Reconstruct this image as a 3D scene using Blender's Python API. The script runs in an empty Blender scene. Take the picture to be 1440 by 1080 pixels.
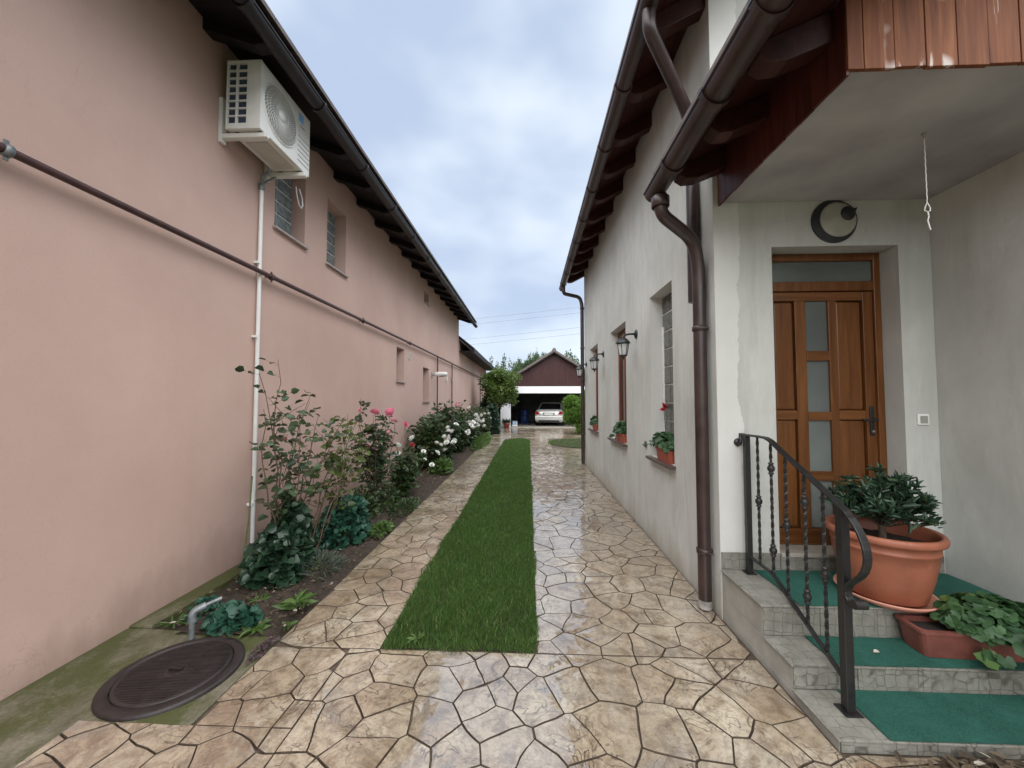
import bpy, math, random
import numpy as np
from mathutils import Vector, Matrix, noise as mnoise
R = math.radians
scene = bpy.context.scene
col = scene.collection

# ------------------------------------------------------------------ camera
cam_data = bpy.data.cameras.new('camera')
cam = bpy.data.objects.new('camera', cam_data)
col.objects.link(cam)
cam_data.sensor_width = 36.0
cam_data.lens = 541.0 / 1440.0 * 36.0
cam_data.clip_start = 0.05
cam_data.clip_end = 1500.0
cam.location = (0, 0, 1.6)
cam.rotation_euler = (R(90 + 2.36), 0, R(2.43))
scene.camera = cam

# ------------------------------------------------------------------ sky and light (rainy, overcast)
SUN_EL, SUN_AZ = 63.0, 184.0            # azimuth measured from +Y towards +X
world = bpy.data.worlds.new('World')
scene.world = world
world.use_nodes = True
wn, wl = world.node_tree.nodes, world.node_tree.links
wn.clear()
w_out = wn.new('ShaderNodeOutputWorld')
w_bg = wn.new('ShaderNodeBackground')
w_bg.inputs['Strength'].default_value = 0.05
w_sky = wn.new('ShaderNodeTexSky')
w_sky.sky_type = 'NISHITA'
w_sky.sun_disc = False
w_sky.sun_elevation = R(SUN_EL)
w_sky.sun_rotation = R(SUN_AZ)
w_sky.dust_density = 2.0
w_tc = wn.new('ShaderNodeTexCoord')
w_map = wn.new('ShaderNodeMapping')
w_map.inputs['Scale'].default_value = (1.0, 1.0, 1.7)
w_map.inputs['Location'].default_value = (0.35, 0.2, 0.55)
w_n1 = wn.new('ShaderNodeTexNoise')
w_n1.inputs['Scale'].default_value = 2.7
w_n1.inputs['Detail'].default_value = 3.5
w_n1.inputs['Roughness'].default_value = 0.48
w_n1.inputs['Distortion'].default_value = 0.0
w_r = wn.new('ShaderNodeValToRGB')
w_r.color_ramp.interpolation = 'EASE'
w_r.color_ramp.elements[0].position = 0.33
w_r.color_ramp.elements[0].color = (2.12, 2.55, 3.3, 1)
w_r.color_ramp.elements[1].position = 0.68
w_r.color_ramp.elements[1].color = (3.45, 3.82, 4.25, 1)
w_mix = wn.new('ShaderNodeMixRGB')
w_mix.inputs['Fac'].default_value = 0.9
wl.new(w_tc.outputs['Generated'], w_map.inputs['Vector'])
wl.new(w_map.outputs['Vector'], w_n1.inputs['Vector'])
wl.new(w_n1.outputs['Fac'], w_r.inputs['Fac'])
wl.new(w_sky.outputs['Color'], w_mix.inputs['Color1'])
wl.new(w_r.outputs['Color'], w_mix.inputs['Color2'])
wl.new(w_mix.outputs['Color'], w_bg.inputs['Color'])
wl.new(w_bg.outputs['Background'], w_out.inputs['Surface'])

sun_data = bpy.data.lights.new('sun', 'SUN')
sun_data.energy = 1.5
sun_data.angle = R(115)
sun_data.color = (1.0, 0.98, 0.95)
sun = bpy.data.objects.new('sun', sun_data)
col.objects.link(sun)
d = Vector((math.sin(R(SUN_AZ)) * math.cos(R(SUN_EL)), math.cos(R(SUN_AZ)) * math.cos(R(SUN_EL)), math.sin(R(SUN_EL))))
sun.rotation_euler = d.to_track_quat('Z', 'Y').to_euler()
sun.location = (0, 0, 20)

vs = scene.view_settings
vs.view_transform = 'Standard'
vs.look = 'None'
vs.gamma = 1.0
vs.use_curve_mapping = False
vs.exposure = 2.38

# ------------------------------------------------------------------ helpers
rng = random.Random(7)

def tag(o, label=None, cat=None, group=None, kind=None):
    if label: o['label'] = label
    if cat: o['category'] = cat
    if group: o['group'] = group
    if kind: o['kind'] = kind
    return o

def thing(name, loc=(0, 0, 0), rz=0.0, label=None, cat=None, group=None):
    o = bpy.data.objects.new(name, None)
    o.empty_display_size = 0.1
    o.location = loc
    o.rotation_euler = (0, 0, rz)
    col.objects.link(o)
    return tag(o, label, cat, group)

def link(name, me, parent=None, loc=None):
    o = bpy.data.objects.new(name, me)
    col.objects.link(o)
    if parent is not None: o.parent = parent
    if loc is not None: o.location = loc
    return o

def copy_tree(o, parent=None):
    c = o.copy()
    col.objects.link(c)
    c.parent = parent
    for ch in list(o.children):
        copy_tree(ch, c)
    return c

class MB:
    """collects simple shapes into one mesh"""
    def __init__(s): s.v = []; s.f = []; s.sm = []
    def add(s, vs_, fs, smooth=False):
        b = len(s.v)
        s.v.extend([tuple(p) for p in vs_])
        for f in fs:
            s.f.append(tuple(i + b for i in f)); s.sm.append(smooth)
        return s
    def box(s, x0, x1, y0, y1, z0, z1):
        return s.add([(x0, y0, z0), (x1, y0, z0), (x1, y1, z0), (x0, y1, z0), (x0, y0, z1), (x1, y0, z1), (x1, y1, z1), (x0, y1, z1)],
                     [(0, 3, 2, 1), (4, 5, 6, 7), (0, 1, 5, 4), (1, 2, 6, 5), (2, 3, 7, 6), (3, 0, 4, 7)])
    def quad(s, a, b, c, d_): return s.add([a, b, c, d_], [(0, 1, 2, 3)])
    def prism(s, poly, axis, a, b):
        """poly: 2D points; axis the extrusion axis 'x','y','z' ; x:(y,z) y:(x,z) z:(x,y)"""
        n = len(poly)
        def P(p, t):
            return {'x': (t, p[0], p[1]), 'y': (p[0], t, p[1]), 'z': (p[0], p[1], t)}[axis]
        vv = [P(p, a) for p in poly] + [P(p, b) for p in poly]
        ff = [tuple(range(n))[::-1], tuple(range(n, 2 * n))] + [(i, (i + 1) % n, n + (i + 1) % n, n + i) for i in range(n)]
        return s.add(vv, ff)
    def tube(s, pts, r, seg=8, caps=True, smooth=True):
        pts = [Vector(p) for p in pts]
        n = len(pts)
        rr = r if isinstance(r, (list, tuple)) else [r] * n
        rings = []
        ref = None
        for i in range(n):
            t = (pts[min(i + 1, n - 1)] - pts[max(i - 1, 0)])
            if t.length < 1e-9: t = Vector((0, 0, 1))
            t.normalize()
            if ref is None:
                ref = Vector((0, 0, 1)) if abs(t.z) < 0.9 else Vector((1, 0, 0))
            u = ref - t * ref.dot(t)
            if u.length < 1e-5:
                u = t.orthogonal()
            u.normalize(); ref = u
            w = t.cross(u)
            rings.append([pts[i] + (u * math.cos(2 * math.pi * k / seg) + w * math.sin(2 * math.pi * k / seg)) * rr[i] for k in range(seg)])
        vv = [p for rg in rings for p in rg]
        ff = []
        for i in range(n - 1):
            for k in range(seg):
                ff.append((i * seg + k, i * seg + (k + 1) % seg, (i + 1) * seg + (k + 1) % seg, (i + 1) * seg + k))
        s.add(vv, ff, smooth)
        if caps:
            s.add(rings[0], [tuple(range(seg))[::-1]])
            s.add(rings[-1], [tuple(range(seg))])
        return s
    def lathe(s, prof, c=(0, 0, 0), seg=24, axis='z', smooth=True):
        """prof: (r, h) list"""
        vv = []
        for r_, h in prof:
            for k in range(seg):
                a = 2 * math.pi * k / seg
                p = (r_ * math.cos(a), r_ * math.sin(a), h)
                if axis == 'x': p = (h, p[0], p[1])
                if axis == 'y': p = (p[0], h, p[1])
                vv.append((p[0] + c[0], p[1] + c[1], p[2] + c[2]))
        ff = []
        for i in range(len(prof) - 1):
            for k in range(seg):
                ff.append((i * seg + k, i * seg + (k + 1) % seg, (i + 1) * seg + (k + 1) % seg, (i + 1) * seg + k))
        return s.add(vv, ff, smooth)
    def ball(s, c, r, seg=10, rings=6, sz=1.0):
        return s.lathe([(max(1e-4, r * math.sin(math.pi * i / rings)), -r * sz * math.cos(math.pi * i / rings)) for i in range(rings + 1)], c, seg)
    def build(s, name, mat, parent=None, bevel=0.0, loc=None):
        me = bpy.data.meshes.new(name)
        me.from_pydata(s.v, [], s.f)
        me.polygons.foreach_set('use_smooth', s.sm)
        me.update()
        if mat: me.materials.append(mat)
        o = link(name, me, parent, loc)
        if bevel > 0:
            m = o.modifiers.new('bevel', 'BEVEL')
            m.width = bevel; m.segments = 2; m.limit_method = 'ANGLE'; m.angle_limit = R(40)
        return o

def box(name, mat, parent, x0, x1, y0, y1, z0, z1, bevel=0.0):
    return MB().box(x0, x1, y0, y1, z0, z1).build(name, mat, parent, bevel)

def mesh_np(name, V, F, mat, parent=None, smooth=False):
    V = np.asarray(V, dtype=np.float32).reshape(-1, 3)
    F = np.asarray(F, dtype=np.int32)
    k = F.shape[1]
    me = bpy.data.meshes.new(name)
    me.vertices.add(len(V)); me.vertices.foreach_set('co', V.ravel())
    me.loops.add(F.size); me.loops.foreach_set('vertex_index', F.ravel())
    me.polygons.add(len(F))
    me.polygons.foreach_set('loop_start', np.arange(0, F.size, k, dtype=np.int32))
    me.polygons.foreach_set('loop_total', np.full(len(F), k, dtype=np.int32))
    if smooth: me.polygons.foreach_set('use_smooth', np.ones(len(F), dtype=bool))
    me.update(calc_edges=True)
    me.validate()
    if mat: me.materials.append(mat)
    return link(name, me, parent)

def unit(a):
    return a / np.maximum(np.linalg.norm(a, axis=-1, keepdims=True), 1e-9)

def leaves(name, C, A, N, L, W, mat, parent=None, fold=0.22, droop=0.18, broad=0.5):
    """leaf blades: base C, axis A, normal N, length L, width W (arrays)"""
    C = np.asarray(C, float); A = unit(np.asarray(A, float)); N = np.asarray(N, float)
    N = unit(N - A * np.sum(N * A, axis=1, keepdims=True)); S = np.cross(A, N)
    L = np.asarray(L, float).reshape(-1, 1); W = np.asarray(W, float).reshape(-1, 1)
    f = fold * W
    r1 = C + A * L * 0.28 + S * W * broad * 0.92 + N * f
    r2 = C + A * L * 0.68 + S * W * broad * 0.86 + N * (f - droop * L * 0.4)
    tp = C + A * L - N * droop * L
    l2 = C + A * L * 0.68 - S * W * broad * 0.86 + N * (f - droop * L * 0.4)
    l1 = C + A * L * 0.28 - S * W * broad * 0.92 + N * f
    V = np.stack([C, r1, r2, tp, l2, l1], axis=1).reshape(-1, 3)
    b = np.arange(len(C)) * 6
    F = np.concatenate([np.stack([b, b + 1, b + 2, b + 3], 1), np.stack([b, b + 3, b + 4, b + 5], 1)])
    return mesh_np(name, V, F, mat, parent)

# ------------------------------------------------------------------ materials
class NT:
    def __init__(s, name):
        s.m = bpy.data.materials.new(name); s.m.use_nodes = True
        s.t = s.m.node_tree; s.n = s.t.nodes; s.l = s.t.links
        s.b = s.n['Principled BSDF']; s.out = s.n['Material Output']
        s._pos = None
    def new(s, t, **kw):
        nd = s.n.new(t)
        for k, v in kw.items(): setattr(nd, k, v)
        return nd
    def set(s, sock, v):
        if hasattr(v, 'is_output') or isinstance(v, bpy.types.NodeSocket): s.l.new(v, sock)
        else: sock.default_value = v
    def pos(s, scale=(1, 1, 1), obj=False):
        if obj:
            src = s.new('ShaderNodeTexCoord').outputs['Object']
        else:
            src = s.new('ShaderNodeNewGeometry').outputs['Position']
        mp = s.new('ShaderNodeMapping')
        mp.inputs['Scale'].default_value = scale
        s.l.new(src, mp.inputs['Vector'])
        return mp.outputs['Vector']
    def noise(s, vec, scale, detail=4, rough=0.55, dist=0.0, out='Fac'):
        n = s.new('ShaderNodeTexNoise')
        s.l.new(vec, n.inputs['Vector'])
        n.inputs['Scale'].default_value = scale; n.inputs['Detail'].default_value = detail
        n.inputs['Roughness'].default_value = rough; n.inputs['Distortion'].default_value = dist
        return n.outputs[out]
    def ramp(s, fac, stops, interp='LINEAR'):
        r = s.new('ShaderNodeValToRGB'); r.color_ramp.interpolation = interp
        e = r.color_ramp.elements
        while len(e) < len(stops): e.new(0.5)
        for i, (p, c) in enumerate(stops):
            e[i].position = p
            e[i].color = (c, c, c, 1) if isinstance(c, (int, float)) else (c[0], c[1], c[2], 1)
        s.l.new(fac, r.inputs['Fac'])
        return r.outputs['Color']
    def mix(s, fac, a, b, mode='MIX'):
        m = s.new('ShaderNodeMixRGB', blend_type=mode)
        for sk, v in ((m.inputs['Fac'], fac), (m.inputs['Color1'], a), (m.inputs['Color2'], b)):
            if isinstance(v, tuple): v = (v[0], v[1], v[2], 1)
            s.set(sk, v)
        return m.outputs['Color']
    def math(s, op, a, b=None):
        m = s.new('ShaderNodeMath', operation=op)
        s.set(m.inputs[0], a)
        if b is not None: s.set(m.inputs[1], b)
        return m.outputs[0]
    def bump(s, h, strength=0.3, dist=0.01, normal=None):
        b = s.new('ShaderNodeBump')
        b.inputs['Strength'].default_value = strength; b.inputs['Distance'].default_value = dist
        s.l.new(h, b.inputs['Height'])
        if normal is not None: s.l.new(normal, b.inputs['Normal'])
        return b.outputs['Normal']
    def done(s, color=None, rough=None, normal=None, metal=None, spec=None):
        if color is not None: s.set(s.b.inputs['Base Color'], (color[0], color[1], color[2], 1) if isinstance(color, tuple) else color)
        if rough is not None: s.set(s.b.inputs['Roughness'], rough)
        if normal is not None: s.l.new(normal, s.b.inputs['Normal'])
        if metal is not None: s.set(s.b.inputs['Metallic'], metal)
        if spec is not None: s.set(s.b.inputs['Specular IOR Level'], spec)
        return s.m

def simple(name, c, rough=0.5, var=0.12, scale=12.0, bump=0.0, metal=0.0, spec=0.5, obj=True, c2=None, wear=0.0):
    """a colour with noise mottling, faint bump and roughness breakup"""
    t = NT(name); v = t.pos(obj=obj)
    n = t.noise(v, scale, 5)
    hi = c2 if c2 else tuple(min(1, x * (1 + var)) for x in c); lo = tuple(x * (1 - var) for x in c)
    cc = t.ramp(n, [(0.3, lo), (0.7, hi)])
    if wear > 0:
        nw = t.noise(v, scale * 3.1, 6, 0.65)
        cc = t.mix(t.ramp(nw, [(0.60, 0.0), (0.68, wear)]), cc, tuple(min(1, x * 1.9 + 0.08) for x in c))
    rg = t.ramp(n, [(0.2, max(0.02, rough - 0.1)), (0.8, min(1, rough + 0.1))])
    nm = t.bump(t.noise(v, scale * 6, 4), 0.4, bump) if bump > 0 else None
    return t.done(cc, rg, nm, metal, spec)

def foliage(name, dark, light, rough=0.42, trans=0.25, tips=None):
    t = NT(name)
    g = t.new('ShaderNodeNewGeometry')
    cc = t.ramp(g.outputs['Random Per Island'], [(0.0, dark), (0.6, tuple((a + b) / 2 for a, b in zip(dark, light))), (0.93, light), (1.0, tips or light)])
    n = t.noise(t.pos(), 3.0, 3)
    cc = t.mix(t.ramp(n, [(0.35, 0.0), (0.7, 0.35)]), cc, light)
    t.done(cc, rough, spec=0.4)
    tr = t.new('ShaderNodeBsdfTranslucent')
    t.l.new(t.mix(0.5, cc, tuple(min(1, c * 1.6) for c in light)), tr.inputs['Color'])
    mx = t.new('ShaderNodeMixShader'); mx.inputs['Fac'].default_value = trans
    t.l.new(t.b.outputs[0], mx.inputs[1]); t.l.new(tr.outputs[0], mx.inputs[2])
    t.l.new(mx.outputs[0], t.out.inputs['Surface'])
    return t.m

def mat_pink():
    t = NT('pink_stucco'); v = t.pos()
    big = t.noise(v, 0.7, 5, 0.6)
    c = t.ramp(big, [(0.3, (0.475, 0.325, 0.274)), (0.7, (0.55, 0.388, 0.330))])
    st = t.noise(t.pos((9, 9, 0.45)), 1.0, 5, 0.6)
    c = t.mix(t.ramp(st, [(0.52, 0.0), (0.75, 0.10)]), c, (0.42, 0.287, 0.242))
    st2 = t.noise(t.pos((5, 5, 0.3)), 1.3, 3, 0.6)
    c = t.mix(t.ramp(st2, [(0.6, 0.0), (0.8, 0.14)]), c, (0.59, 0.43, 0.37))
    # rising damp: an uneven brownish tide mark near the foot of the wall
    sep = t.new('ShaderNodeSeparateXYZ'); t.l.new(t.pos(), sep.inputs[0])
    hgt = t.math('ADD', sep.outputs['Z'], t.math('MULTIPLY', t.math('SUBTRACT', t.noise(t.pos((1, 1, 0.5)), 1.6, 6, 0.62), 0.5), 1.5))
    c = t.mix(t.ramp(hgt, [(0.0, 0.6), (0.14, 0.42), (0.42, 0.0)]), c, (0.27, 0.185, 0.145))
    cr = t.math('ABSOLUTE', t.math('SUBTRACT', t.noise(v, 1.1, 6, 0.6, 0.6), 0.5))
    cm = t.mix(1.0, t.ramp(cr, [(0.0, 0.28), (0.0008, 0.14), (0.0016, 0.0)]), t.ramp(t.noise(v, 0.8, 2), [(0.6, 0.0), (0.68, 1.0)]), 'MULTIPLY')
    c = t.mix(cm, c, (0.25, 0.16, 0.13))
    gr = t.noise(v, 95, 4, 0.7)
    c = t.mix(t.ramp(gr, [(0.35, 0.14), (0.5, 0.0)]), c, (0.34, 0.23, 0.19))
    sp = t.noise(v, 38, 3)
    c = t.mix(t.ramp(sp, [(0.72, 0.0), (0.78, 0.25)]), c, (0.27, 0.15, 0.11))
    g1 = t.noise(v, 260, 3); g2 = t.noise(v, 2.2, 3)
    nm = t.bump(g2, 0.25, 0.02); nm = t.bump(gr, 0.25, 0.005, nm); nm = t.bump(g1, 0.28, 0.004, nm)
    return t.done(c, 0.82, nm, spec=0.3)

def mat_grey():
    t = NT('grey_render'); v = t.pos()
    big = t.noise(v, 0.9, 6, 0.62)
    c = t.ramp(big, [(0.28, (0.395, 0.40, 0.37)), (0.5, (0.475, 0.48, 0.448)), (0.75, (0.56, 0.565, 0.535))])
    st = t.noise(t.pos((4, 4, 0.7)), 1.0, 7, 0.7, 0.9)
    c = t.mix(t.ramp(st, [(0.47, 0.0), (0.74, 0.5)]), c, (0.30, 0.30, 0.262))
    st2 = t.noise(t.pos((6, 6, 1.3)), 0.9, 7, 0.68, 1.0)
    c = t.mix(t.ramp(st2, [(0.54, 0.0), (0.72, 0.28)]), c, (0.65, 0.655, 0.63))
    fl = t.noise(v, 14, 6, 0.7)
    c = t.mix(t.ramp(fl, [(0.66, 0.0), (0.72, 0.35)]), c, (0.31, 0.30, 0.26))
    # trowelled repair: a paler, wavy-edged strip of newer render down the porch corner
    sep = t.new('ShaderNodeSeparateXYZ'); t.l.new(t.pos(), sep.inputs[0])
    wob = t.math('MULTIPLY', t.math('SUBTRACT', t.noise(t.pos((1, 1, 1)), 3.2, 6, 0.6), 0.5), 0.16)
    edge = t.math('SUBTRACT', t.math('ADD', sep.outputs['X'], wob), 1.60)
    m1 = t.math('MULTIPLY', t.math('LESS_THAN', edge, 0.0), t.math('GREATER_THAN', sep.outputs['X'], 1.418))
    c = t.mix(t.math('MULTIPLY', m1, 0.5), c, (0.70, 0.70, 0.67))
    # damp, algae-stained foot of the render
    hgt = t.math('ADD', sep.outputs['Z'], t.math('MULTIPLY', t.math('SUBTRACT', t.noise(t.pos((1, 1, 0.4)), 2.2, 6, 0.65), 0.5), 0.8))
    c = t.mix(t.ramp(hgt, [(0.0, 0.55), (0.1, 0.35), (0.3, 0.0)]), c, (0.27, 0.235, 0.17))
    g1 = t.noise(v, 190, 4, 0.6); g2 = t.noise(v, 3.5, 5, 0.6)
    nm = t.bump(g2, 0.3, 0.022); nm = t.bump(g1, 0.25, 0.004, nm)
    return t.done(c, 0.85, nm, spec=0.3)

def mat_stone():
    """stamped, stained concrete: pale tan with brown antiquing and embossed cleft lines, wet film on top"""
    t = NT('stamped_concrete'); v = t.pos()
    oi = t.new('ShaderNodeObjectInfo')
    big = t.noise(v, 1.3, 5, 0.6)
    c = t.ramp(big, [(0.3, (0.29, 0.22, 0.142)), (0.5, (0.45, 0.372, 0.262)), (0.72, (0.58, 0.52, 0.41))])
    c = t.mix(t.ramp(oi.outputs['Random'], [(0.0, 0.0), (0.55, 0.05), (1.0, 0.45)]), c, (0.255, 0.165, 0.095))
    ant = t.noise(v, 4.2, 9, 0.72, 1.6)
    c = t.mix(t.ramp(ant, [(0.46, 0.0), (0.55, 0.45), (0.68, 0.9)]), c, (0.125, 0.078, 0.042))
    pale = t.noise(v, 2.6, 6, 0.66, 0.7)
    c = t.mix(t.ramp(pale, [(0.52, 0.0), (0.68, 0.55)]), c, (0.50, 0.46, 0.39))
    fine = t.noise(v, 42, 7, 0.75)
    c = t.mix(t.ramp(fine, [(0.5, 0.0), (0.66, 0.55)]), c, (0.15, 0.10, 0.06))
    md = t.noise(v, 15, 7, 0.78, 0.8)
    c = t.mix(t.ramp(md, [(0.5, 0.0), (0.62, 0.6)]), c, (0.155, 0.098, 0.055))
    c = t.mix(t.ramp(md, [(0.34, 0.35), (0.44, 0.0)]), c, (0.54, 0.48, 0.375))
    gs = t.noise(v, 1.9, 7, 0.7, 1.3)
    c = t.mix(t.ramp(gs, [(0.55, 0.0), (0.66, 0.6)]), c, (0.16, 0.15, 0.14))
    pit = t.noise(v, 120, 4, 0.7)
    c = t.mix(t.ramp(pit, [(0.62, 0.0), (0.7, 0.5)]), c, (0.09, 0.06, 0.04))
    # embossed cleft lines = level lines of a slow noise, broken up
    lo = t.noise(v, 4.6, 3, 0.55, 1.0)
    lm = None
    for lev, w in ((0.56, 1.0), (0.44, 0.8)):
        line = t.math('ABSOLUTE', t.math('SUBTRACT', lo, lev))
        l1 = t.ramp(line, [(0.0, w), (0.005, w * 0.75), (0.013, 0.0)])
        lm = l1 if lm is None else t.mix(1.0, lm, l1, 'ADD')
    brk = t.ramp(t.noise(v, 3.1, 3), [(0.46, 0.0), (0.56, 1.0)])
    lm = t.mix(1.0, lm, brk, 'MULTIPLY')
    c = t.mix(t.math('MULTIPLY', lm, 0.8), c, (0.07, 0.045, 0.027))
    wet = t.noise(v, 1.5, 5, 0.6)
    c = t.mix(t.ramp(wet, [(0.36, 0.32), (0.62, 0.0)]), c, (0.11, 0.072, 0.042))
    rg = t.ramp(wet, [(0.35, 0.32), (0.75, 0.6)])
    h1 = t.noise(v, 4.2, 7, 0.62, 0.9)
    nm0 = t.bump(h1, 0.45, 0.02)
    nm = t.bump(t.math('SUBTRACT', 1.0, lm), 0.7, 0.007, nm0)
    nm = t.bump(md, 0.4, 0.008, nm)
    nm = t.bump(fine, 0.35, 0.004, nm)
    t.b.inputs['Coat IOR'].default_value = 2.6
    t.l.new(t.ramp(wet, [(0.34, 1.0), (0.56, 0.9), (0.72, 0.5)]), t.b.inputs['Coat Weight'])
    t.l.new(t.ramp(wet, [(0.34, 0.025), (0.7, 0.11)]), t.b.inputs['Coat Roughness'])
    t.l.new(t.bump(t.noise(v, 7.0, 2, 0.5), 0.12, 0.008), t.b.inputs['Coat Normal'])
    return t.done(c, rg, nm, spec=0.5)

def mat_moss():
    t = NT('mossy_concrete'); v = t.pos()
    c = t.ramp(t.noise(v, 6, 6, 0.65), [(0.3, (0.085, 0.075, 0.052)), (0.7, (0.22, 0.195, 0.145))])
    ms = t.math('ADD', t.noise(t.pos((1.0, 0.55, 1)), 2.3, 6, 0.6, 0.4), t.math('MULTIPLY', t.math('SUBTRACT', t.noise(v, 45, 6, 0.75), 0.5), 0.35))
    c = t.mix(t.ramp(ms, [(0.35, 0.0), (0.52, 0.92)]), c, (0.050, 0.058, 0.014))
    c = t.mix(t.ramp(t.noise(v, 30, 5, 0.7), [(0.5, 0.0), (0.75, 0.5)]), c, (0.10, 0.085, 0.05))
    nm = t.bump(t.noise(v, 45, 5, 0.7), 0.5, 0.006)
    return t.done(c, 0.55, nm, spec=0.4)

def mat_soil():
    t = NT('garden_soil'); v = t.pos()
    c = t.ramp(t.noise(v, 16, 8, 0.7), [(0.3, (0.028, 0.021, 0.016)), (0.6, (0.075, 0.056, 0.042)), (0.8, (0.14, 0.105, 0.075))])
    nm = t.bump(t.noise(v, 40, 8, 0.75), 0.9, 0.03)
    return t.done(c, 0.88, nm, spec=0.25)

def mat_wood(name, dark, mid, light, axis='z', rough=0.42, worn=0.0):
    t = NT(name)
    sc = {'z': (14, 14, 0.9), 'x': (0.9, 14, 14), 'y': (14, 0.9, 14)}[axis]
    v = t.pos(sc, obj=False)
    n = t.noise(v, 1.6, 8, 0.62, 0.8)
    oi = t.new('ShaderNodeObjectInfo')
    c = t.ramp(n, [(0.28, dark), (0.52, mid), (0.75, light)])
    c = t.mix(t.ramp(oi.outputs['Random'], [(0, 0.0), (1, 0.35)]), c, dark)
    if worn > 0:
        w = t.noise(t.pos(tuple(x * 0.9 for x in sc)), 0.9, 7, 0.7, 0.6)
        w2 = t.noise(t.pos(), 2.4, 3, 0.5)
        msk = t.mix(1.0, t.ramp(w, [(0.57, 0.0), (0.60, 1.0)]), t.ramp(w2, [(0.45, 0.0), (0.51, worn)]), 'MULTIPLY')
        c = t.mix(msk, c, (0.58, 0.50, 0.46))
    nm = t.bump(n, 0.25, 0.004)
    return t.done(c, rough, nm, spec=0.3)

def mat_carpet():
    t = NT('green_carpet'); v = t.pos()
    c = t.ramp(t.noise(v, 4.5, 8, 0.72), [(0.3, (0.014, 0.072, 0.052)), (0.7, (0.036, 0.150, 0.115))])
    f = t.noise(v, 150, 5, 0.75)
    c = t.mix(t.ramp(f, [(0.42, 0.0), (0.72, 0.6)]), c, (0.085, 0.25, 0.20))
    nm = t.bump(f, 1.0, 0.014)
    return t.done(c, 0.9, nm, spec=0.2)

def mat_tile():
    """ceramic step tile printed with a faint irregular block pattern"""
    t = NT('step_tile'); v = t.pos()
    ds = t.noise(v, 5, 3, 0.5, 0, 'Color')
    vm = t.new('ShaderNodeVectorMath', operation='MULTIPLY_ADD')
    t.l.new(ds, vm.inputs[0]); vm.inputs[1].default_value = (0.05, 0.05, 0.05); t.l.new(v, vm.inputs[2])
    vo = t.new('ShaderNodeTexVoronoi', feature='DISTANCE_TO_EDGE', distance='EUCLIDEAN')
    vo.inputs['Scale'].default_value = 17; vo.inputs['Randomness'].default_value = 0.35
    t.l.new(vm.outputs[0], vo.inputs['Vector'])
    c = t.ramp(t.noise(v, 9, 7, 0.7), [(0.3, (0.155, 0.15, 0.125)), (0.7, (0.27, 0.265, 0.232))])
    ln = t.ramp(vo.outputs['Distance'], [(0.0, 1.0), (0.02, 0.8), (0.055, 0.0)])
    brk = t.ramp(t.noise(v, 12, 3), [(0.36, 0.3), (0.55, 1.0)])
    ln = t.mix(1.0, ln, brk, 'MULTIPLY')
    c = t.mix(t.math('MULTIPLY', ln, 0.9), c, (0.075, 0.07, 0.056))
    c = t.mix(t.ramp(t.noise(v, 60, 5, 0.7), [(0.5, 0.0), (0.7, 0.35)]), c, (0.12, 0.115, 0.10))
    nm = t.bump(vo.outputs['Distance'], 0.12, 0.005)
    return t.done(c, 0.42, nm, spec=0.4)

def mat_glass_dark(name, c, rough=0.08, wav=0.0, scale=25):
    t = NT(name); v = t.pos()
    cc = t.ramp(t.noise(v, scale * 0.4, 4), [(0.3, tuple(x * 0.6 for x in c)), (0.7, tuple(min(1, x * 1.5) for x in c))])
    nm = t.bump(t.noise(v, scale, 3, 0.5, 1.0), 0.5, wav) if wav > 0 else None
    return t.done(cc, rough, nm, spec=0.7)

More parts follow.
